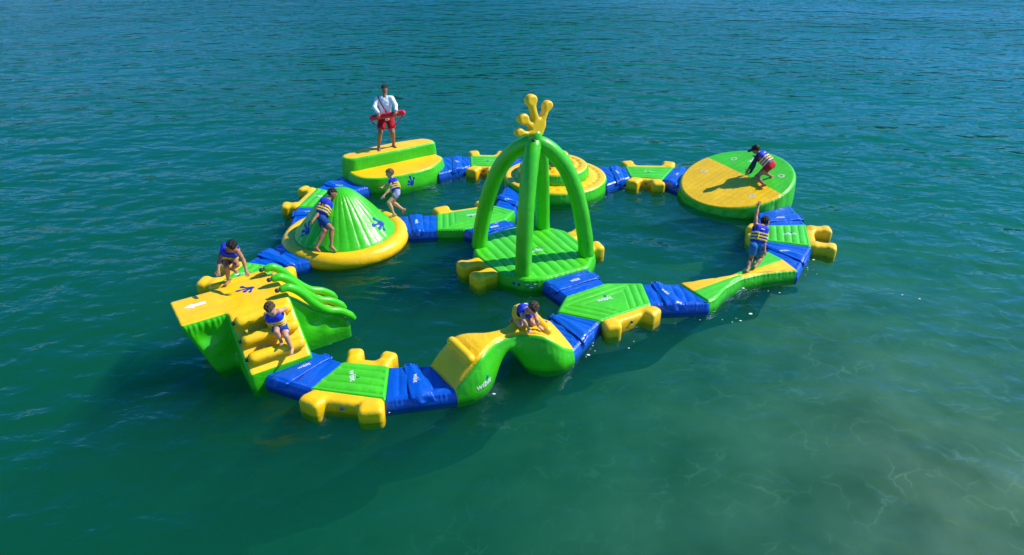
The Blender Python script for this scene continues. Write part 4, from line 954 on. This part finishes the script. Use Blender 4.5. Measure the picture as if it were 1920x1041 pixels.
# ------------------------------------------------------------ people
def nrm(v): return unit(np.array(v, float))
def figure(key, h, label, skin_m, hair_m, shorts_m, look, opts=None):
    opts = opts or {}; adult = opts.get('adult', False); hs = .232 if adult else .212 + (h-1.2)*.03
    J = {k: np.array(v) for k, v in POSE[key].items()}
    base = np.array((np.mean([J['anR'][0], J['anL'][0]]), np.mean([J['anR'][1], J['anL'][1]]), min(J['anR'][2], J['anL'][2])-.05))
    up = nrm(J['neck']-J['pel']); side = nrm(J['shR']-J['shL']); side = nrm(side-up*(side@up)); fwd = np.cross(up, side)
    hip_s = nrm(J['hipR']-J['hipL']); tl = np.linalg.norm(J['neck']-J['pel'])
    R3 = np.array([side, fwd, up])
    P = np.array(list(J.values())); lo, hi = P.min(0)-.22, P.max(0)+.22
    hf = nrm(look); hu = nrm(nrm(J['head']-J['neck'])*.6+np.array((0, 0, .6)) - hf*.0); hu = nrm(hu-hf*(hu@hf)); hr = np.cross(hf, hu)
    H3 = np.array([hr, hf, hu]); hd = J['head'] + hu*.01
    rng = random.Random(hash(key) % 1000 if False else len(key)*7+int(h*100))
    res = .0085 if adult else .0075
    g = 1.08 if adult else 1.0
    F = Field(lo, hi, res); k = .018
    # trunk
    F.ell(J['pel']+up*.02*h, R3, (.088*h, .066*h, .078*h), k)
    F.ell(lerp(J['pel'], J['neck'], .36), R3, (.080*h, .058*h, .105*h), .03)
    F.ell(lerp(J['pel'], J['neck'], .68)+fwd*.004, R3, (.098*h*g, .066*h, .125*h), .03)
    F.cone(lerp(J['neck'], J['shR'], .15)-up*.01, lerp(J['neck'], J['shR'], .92), .036*h, .036*h*g, .03)
    F.cone(lerp(J['neck'], J['shL'], .15)-up*.01, lerp(J['neck'], J['shL'], .92), .036*h, .036*h*g, .03)
    F.cone(J['neck']-up*.01, J['head']-hu*.2*hs, .034*h*g, .031*h*g, .02)
    # head: skull, jaw, brow, nose, ears
    F.ell(hd+hu*.10*hs-hf*.04*hs, H3, (.375*hs, .44*hs, .40*hs), .01)
    F.ell(hd-hu*.14*hs+hf*.09*hs, H3, (.315*hs, .34*hs, .36*hs), .03)
    F.ell(hd-hu*.40*hs+hf*.24*hs, H3, (.13*hs, .12*hs, .09*hs), .03)
    F.cone(hd+hu*.06*hs+hf*.37*hs, hd-hu*.08*hs+hf*.47*hs, .035*hs, .062*hs, .012)
    F.cone(hd+hu*.10*hs+hf*.37*hs+hr*.17*hs, hd+hu*.10*hs+hf*.37*hs-hr*.17*hs, .05*hs, .05*hs, .02)
    for s in (1, -1): F.ell(hd+hr*s*.39*hs-hf*.03*hs-hu*.02*hs, H3, (.035*hs, .08*hs, .125*hs), .01)
    def limb(a, b, ra, rb, kk=.012): F.cone(a, b, ra*h, rb*h, kk)
    hands = opts.get('hands', {})
    for S_ in 'RL':
        sh, el, wr = J['sh'+S_], J['el'+S_], J['wr'+S_]
        limb(sh, el, .031*g, .0245*g); F.ell(lerp(sh, el, .42), frame3(el-sh), (.031*h*g, .031*h*g, .07*h), .02)
        limb(el, wr, .0255*g, .0175*g); F.ell(lerp(el, wr, .28), frame3(wr-el), (.027*h*g, .027*h*g, .055*h), .02)
        d = nrm(hands.get(S_, wr-el)); pn = np.array(opts.get('palm', {}).get(S_, side*(1 if S_ == 'R' else -1)*-1 if False else fwd*.2+np.array((0, 0, -1.)) if abs(d[2]) < .75 else side))
        pn = nrm(pn - d*(pn@d)); ac = np.cross(d, pn)                    # across the palm
        F.ell(wr+d*.030*h, np.array([ac, pn, d]), (.026*h, .013*h, .037*h), .012)
        for q, (o, ln) in enumerate(((-.021, .036), (-.007, .043), (.007, .041), (.020, .032))):
            r0 = wr+d*.056*h+ac*o*h; spread = ac*(o*9)*opts.get('spread', .55)
            r1 = r0+nrm(d+spread+pn*.12)*ln*.55*h; r2 = r1+nrm(d+spread*.9+pn*opts.get('curl', .45))*ln*.5*h
            F.cone(r0, r1, .0085, .0080, .004); F.cone(r1, r2, .0080, .0070, .004)
        ts = -1 if S_ == 'R' else 1
        t0 = wr+d*.018*h+ac*ts*.018*h; t1 = t0+nrm(ac*ts*.9+d*.6+pn*.3)*.026*h; t2 = t1+nrm(ac*ts*.4+d*.9+pn*.3)*.022*h
        F.cone(t0, t1, .0105, .0095, .006); F.cone(t1, t2, .0095, .008, .004)
        hp, kn, an, to = J['hip'+S_], J['kn'+S_], J['an'+S_], J['to'+S_]
        limb(hp, kn, .056*g, .036*g, .03); limb(kn, an, .035*g, .0215*g, .015)
        sd = nrm(an-kn); bk = nrm(nrm(hp-kn)*.2 + (nrm(an-to)) - sd*0); bk = nrm(bk-sd*(bk@sd))
        F.ell(lerp(kn, an, .30)+bk*.010*h, frame3(sd), (.034*h*g, .034*h*g, .085*h), .025)
        fd = nrm(to-an); fl = nrm(fd+np.array((0, 0, -.0)))
        heel = an-fd*.018*h+sd*.022*h; ball = an+fd*.078*h+sd*.020*h
        F.cone(heel, ball, .023*h, .0185*h, .015); F.cone(an, ball, .020*h, .015*h, .015)
        fs = nrm(np.cross(fd, sd))
        for q in range(5): b_ = ball+fs*(q-2)*.0105*h; F.cone(b_, b_+fd*(.030-.003*abs(q-1))*h, .0100 if q else .012, .008, .008)
    v, f = F.mesh(); v = smooth_mesh(v, f, 1)
    body = mesh_obj('person', v-base, f, M[skin_m]); body.location = base; tag(body, label, 'person')
    PT = {'e': body, 'o': tuple(base)}
    # eyes and mouth
    for s in (1, -1):
        E = Field(hd-hs, hd+hs, .005); E.ell(hd+hf*.395*hs+hu*.03*hs+hr*s*.15*hs, H3, (.06*hs, .04*hs, .035*hs), 0)
        v, f = E.mesh(); mesh_obj('eye', v, f, M['eye'], PT)
    E = Field(hd-hs, hd+hs, .006); E.ell(hd+hf*.395*hs-hu*.23*hs, H3, (.115*hs, .045*hs, .035*hs), 0); v, f = E.mesh(); mesh_obj('mouth', v, f, M['lip'], PT)
    # hair
    E = Field(hd-hs, hd+hs, .007); E.ell(hd+hu*.12*hs-hf*.06*hs, H3, (.43*hs, .50*hs, .46*hs), 0); X, Y, Z = E.all()
    qf = (X-hd[0])*hf[0]+(Y-hd[1])*hf[1]+(Z-hd[2])*hf[2]; qu = (X-hd[0])*hu[0]+(Y-hd[1])*hu[1]+(Z-hd[2])*hu[2]; qr = (X-hd[0])*hr[0]+(Y-hd[1])*hr[1]+(Z-hd[2])*hr[2]
    lump = .012*np.sin(qr*95+qf*30)*np.sin(qf*80+qu*60)*hs/.22
    E.f = E.f + lump
    fr = opts.get('fringe', .24)*hs
    face = np.minimum(qf-.05*hs+np.maximum(0, np.abs(qr)-.25*hs)*.4, fr-qu)
    neckcut = np.minimum(-.24*hs-qu+0*qf, 1)
    E.f = np.maximum(np.maximum(E.f, face), neckcut).astype(np.float32)
    v, f = E.mesh(); v = smooth_mesh(v, f, 1); hair = mesh_obj('hair', v, f, M[hair_m], PT)
    if opts.get('cap'):
        E = Field(hd-hs*1.2, hd+hs*1.2, .007); E.ell(hd+hu*.17*hs-hf*.05*hs, H3, (.43*hs, .52*hs, .46*hs), 0); X, Y, Z = E.all()
        qu = (X-hd[0])*hu[0]+(Y-hd[1])*hu[1]+(Z-hd[2])*hu[2]; E.f = np.maximum(E.f, .12*hs-qu).astype(np.float32)
        v, f = E.mesh(); cp = mesh_obj('cap', v, f, M['cap_black'], PT)
        E = Field(hd-hs*1.5, hd+hs*1.5, .007); E.ell(hd+hu*.16*hs+hf*.62*hs, H3, (.30*hs, .36*hs, .045*hs), 0); v, f = E.mesh(); sub(mesh_obj('brim', v, f, M['cap_black'], PT), cp)
    # swim shorts
    E = Field(lo, hi, .008); ext = opts.get('short_len', .55); dx = .013
    E.ell(J['pel']+up*.018*h, R3, (.088*h+dx, .066*h+dx, .072*h+dx), .02)
    for S_ in 'RL': E.cone(J['hip'+S_], J['kn'+S_], .056*h*g+dx, .046*h*g+dx*1.5, .03, flat=ext)
    X, Y, Z = E.all(); tu = (X-J['pel'][0])*up[0]+(Y-J['pel'][1])*up[1]+(Z-J['pel'][2])*up[2]
    E.f = np.maximum(E.f, tu-.085*h).astype(np.float32)
    v, f = E.mesh(); v = smooth_mesh(v, f, 1); so = mesh_obj('swim_shorts', v, f, M[shorts_m], PT)
    if opts.get('under'):                                         # longer shorts showing below
        E = Field(lo, hi, .008)
        for S_ in 'RL': E.cone(J['hip'+S_], J['kn'+S_], .056*h, .046*h+.008, .03, flat=ext+.2)
        v, f = E.mesh(); mesh_obj('under_shorts', v, f, M[opts['under']], PT)
    if opts.get('stripe'):
        E = Field(lo, hi, .008)
        a, b = J['hipL'], J['knL']; o_ = nrm(J['hipL']-J['hipR']); E.cone(a+o_*.03*h, b+o_*.018*h, .034*h, .034*h, .0, flat=ext)
        X, Y, Z = E.all(); v, f = E.mesh(); sub(mesh_obj('side_stripe', v, f, M['white'], PT), so)
    # upper clothing
    def shell(dx_, lo_t, hi_t):
        E = Field(lo, hi, .0075); c = lerp(J['pel'], J['neck'], (lo_t+hi_t)/2)
        E.rbox(c+fwd*.006, R3, (.098*h+dx_, .070*h+dx_, tl*(hi_t-lo_t)/2+.02), .062*h)
        return E
    def cut(E):
        X, Y, Z = E.all()
        for S_ in 'RL':
            q = J['sh'+S_]-up*.035*h; E.f = np.maximum(E.f, .056*h-np.sqrt((X-q[0])**2+(Y-q[1])**2+(Z-q[2])**2))
        q = J['neck']+fwd*.035+up*.03; E.f = np.maximum(E.f, .068*h-np.sqrt((X-q[0])**2+(Y-q[1])**2+(Z-q[2])**2)).astype(np.float32)
        return X, Y, Z
    if opts.get('vest', True):
        E = shell(.031, .13, 1.0); cut(E); v, f = E.mesh(); v = smooth_mesh(v, f, 1); ve = mesh_obj('life_vest', v, f, M['vest_blue'], PT)
        for t_ in (.26, .42, .58):
            E = shell(.040, .13, 1.0); X, Y, Z = cut(E); q = lerp(J['pel'], J['neck'], t_)
            E.f = np.maximum(E.f, np.abs((X-q[0])*up[0]+(Y-q[1])*up[1]+(Z-q[2])*up[2])-.0165*h/1.3).astype(np.float32)
            v, f = E.mesh(); sub(mesh_obj('strap', v, f, M['vest_yellow'], PT), ve)
        for fs, sg in ((1, .045), (-1, -.05)):
            q = lerp(J['pel'], J['neck'], .42)+fwd*fs*(.070*h+.036)+side*sg*h
            E = Field(q-.12, q+.12, .007); E.rbox(q, R3, (.014, .010, .075), .005); v, f = E.mesh(); sub(mesh_obj('buckle_tab', v, f, M['vest_yellow'], PT), ve)
        q = lerp(J['pel'], J['neck'], .80)-fwd*(.070*h+.028); E = Field(q-.1, q+.1, .007); E.rbox(q, R3, (.045, .010, .012), .004); v, f = E.mesh(); sub(mesh_obj('vest_print', v, f, M['white'], PT), ve)
    if opts.get('sleeves'):
        E = Field(lo, hi, .008)
        for S_ in 'RL':
            E.cone(J['sh'+S_], J['el'+S_], .031*h+.010, .0245*h+.009, .01); E.cone(J['el'+S_], J['wr'+S_], .0265*h+.009, .0185*h+.007, .01, flat=.96)
        v, f = E.mesh(); mesh_obj('sleeves', v, f, M[opts['sleeves']], PT)
        E = shell(.010, .02, .98); v, f = E.mesh(); mesh_obj('rash_top', v, f, M[opts.get('top', opts['sleeves'])], PT)
    if opts.get('shirt'):
        E = Field(lo, hi, .0085); ks = .03
        E.ell(J['pel']+up*.02*h, R3, (.094*h, .074*h, .085*h), ks); E.ell(lerp(J['pel'], J['neck'], .36), R3, (.090*h, .070*h, .115*h), ks); E.ell(lerp(J['pel'], J['neck'], .68), R3, (.112*h, .080*h, .135*h), ks)
        for S_ in 'RL':
            E.cone(lerp(J['neck'], J['sh'+S_], .2)-up*.01, J['sh'+S_], .044*h, .046*h, ks)
            E.cone(J['sh'+S_], J['el'+S_], .043*h, .036*h, .02); E.cone(J['el'+S_], J['wr'+S_], .035*h, .025*h, .015, flat=.97)
        E.cone(J['neck']-up*.02, J['neck']+up*.02, .044*h, .042*h, .01)
        X, Y, Z = E.all(); tu = (X-J['pel'][0])*up[0]+(Y-J['pel'][1])*up[1]+(Z-J['pel'][2])*up[2]
        E.f = (E.f + .0035*np.sin(X*60+Z*25)*np.sin(Z*42-X*18)).astype(np.float32)
        E.f = np.maximum(np.maximum(E.f, -.045*h-tu), .040*h-np.sqrt((X-J['neck'][0]-fwd[0]*.03)**2+(Y-J['neck'][1]-fwd[1]*.03)**2+(Z-J['neck'][2]-.055)**2)).astype(np.float32)
        v, f = E.mesh(); v = smooth_mesh(v, f, 1); sh_ = mesh_obj('polo_shirt', v, f, M['shirt'], PT)
        tree = bvh_of([sh_])
        for s in (1, -1):                                          # collar leaves
            q = J['neck']+fwd*.045+side*s*.045+up*.025; E = Field(q-.1, q+.1, .006); E.rbox(q, np.array([nrm(side+fwd*.5*s-up*.3*s), nrm(fwd-side*.5*s), up]), (.035, .010, .022), .006); v, f = E.mesh(); sub(mesh_obj('collar', v, f, M['shirt'], PT), sh_)
        decal('chest_print', fill2d(lambda X, Y: np.maximum(np.abs(X)-.03, np.abs(Y)-.008), (-.04, -.02), (.04, .02), 8), M['dark'], PT, tree, lerp(J['pel'], J['neck'], .74)-side*.085+fwd*.05, -side, up, 1, d=None)
        E = Field(lo, hi, .0075)                                    # shoulder strap of the rescue tube
        E.ell(J['pel']+up*.02*h, R3, (.101*h, .081*h, .092*h), ks); E.ell(lerp(J['pel'], J['neck'], .36), R3, (.097*h, .077*h, .122*h), ks); E.ell(lerp(J['pel'], J['neck'], .68), R3, (.119*h, .087*h, .142*h), ks)
        for S_ in 'RL': E.cone(lerp(J['neck'], J['sh'+S_], .2)-up*.01, J['sh'+S_], .049*h, .051*h, ks)
        X, Y, Z = E.all(); a_ = J['shR']*.72+J['neck']*.28; b_ = J['pel']-side*.06*h+up*.04*h; dd = nrm(b_-a_); pl = nrm(np.cross(dd, fwd))
        E.f = np.maximum(E.f, np.abs((X-a_[0])*pl[0]+(Y-a_[1])*pl[1]+(Z-a_[2])*pl[2])-.019)
        E.f = np.maximum(E.f, -((X-J['pel'][0])*up[0]+(Y-J['pel'][1])*up[1]+(Z-J['pel'][2])*up[2])+.01).astype(np.float32)
        v, f = E.mesh(); mesh_obj('shoulder_strap', v, f, M['strap_red'], PT)
    return J
figure('guard', 1.80, 'lifeguard in white long-sleeved polo and red shorts standing on the two-step podium', 'skin_brown', 'hair_black', 'red_shorts', (-.12, -1, -.28),
       dict(adult=True, vest=False, shirt=True, short_len=.72, hands={'R': (.15, -.90, -.42), 'L': (-.1, -.90, -.42)}, palm={'R': (.1, .5, -.85), 'L': (-.1, .5, -.85)}, spread=.2, curl=.9, fringe=.30))
figure('hopper', 1.32, 'boy in blue vest bending forward on one leg on the yellow climbing tower', 'skin_mid', 'hair_black', 'swim_royal', (.22, -.75, -.62), dict(short_len=.62))
figure('descender', 1.22, 'light brown haired boy in blue vest stepping down the yellow stairs', 'skin_fair', 'hair_brown', 'swim_royal', (.12, -.75, -.62), dict(short_len=.60, stripe=True))
figure('crawler', 1.30, 'boy crawling on hands and knees over the yellow arched bridge', 'skin_fair', 'hair_brown', 'swim_yellow', (-.05, -.75, -.62),
       dict(hands={'R': (.45, -.75, -.35), 'L': (.85, -.35, -.3)}, palm={'R': (0, 0, -1), 'L': (0, 0, -1)}, spread=.9, curl=.15))
figure('dome_walker', 1.50, 'black haired boy in dark blue shorts walking round the rim of the green dome', 'skin_mid', 'hair_black', 'swim_blue', (.94, -.12, -.30), dict(short_len=.60))
figure('runner', 1.28, 'boy in pale shorts running across the right rim of the dome ring', 'skin_fair', 'hair_light', 'swim_pale', (-.95, -.22, -.25), dict(short_len=.34))
figure('balancer', 1.40, 'boy seen from behind in light blue shorts with one arm raised', 'skin_mid', 'hair_black', 'swim_light', (.78, .40, -.42), dict(short_len=.55, spread=.5))
figure('croucher', 1.50, 'child in black cap and red shorts crouching on the tilted disc', 'skin_mid', 'hair_black', 'swim_red', (-.85, .12, -.45),
       dict(cap=True, short_len=.38, under='navy', sleeves='teal_cloth', top='orange_cloth', hands={'L': (-.8, .05, -.35)}, palm={'L': (0, 0, -1)}, spread=.6, curl=.15))
figure('hidden', 1.30, 'child crouching on the tiered island, almost hidden behind the arch legs', 'skin_mid', 'hair_brown', 'navy', (-.8, -.2, -.5), dict(short_len=.5))
def rescue_tube():
    a, b = W2
    T = thing('rescue_tube', lerp(a, b, .5), "red foam rescue tube with dark lettering held across the lifeguard's waist", 'rescue tube')
    d = unit(b-a); n = 30; p = [lerp(a, b, t) for t in np.linspace(0, 1, n)]
    v, f = tube(p, .082, 24); c = np.array(a); q = v-c; yy = q-np.outer(q@d, d)          # slightly flattened section
    fr = np.array((0, -.94, .34)); v = v - np.outer(yy@fr, fr)*.28
    o = mesh_obj('foam_body', v, f, M['red'], T)
    ux = d; uy = unit(np.cross(fr, d)); mid = lerp(a, b, .5)
    decal('lettering', text2d('LIFEGUARD'), M['dark_red'], T, o, mid+uy*.0, ux, uy, .082, dz=.003)
    cp = spline([a-d*.02+(0, -.02, -.06), a+d*.06+(0, -.05, -.17), a+d*.28+(0, -.09, -.30), lerp(a, b, .52)+(0, -.10, -.36), b-d*.26+(0, -.09, -.30), b-d*.07+(0, -.04, -.14), b-d*.02+(0, -.02, -.06)], 50)
    v, f = tube(cp, .013, 8); mesh_obj('tow_strap', v, f, M['strap_red'], T)
    for i in (6, 46):
        v, f = tube([cp[i], cp[i+2]], .02, 8); mesh_obj('clip', v, f, M['dark'], T)
pvc('dark_red', (.10, .004, .012), .5, 0)
rescue_tube()
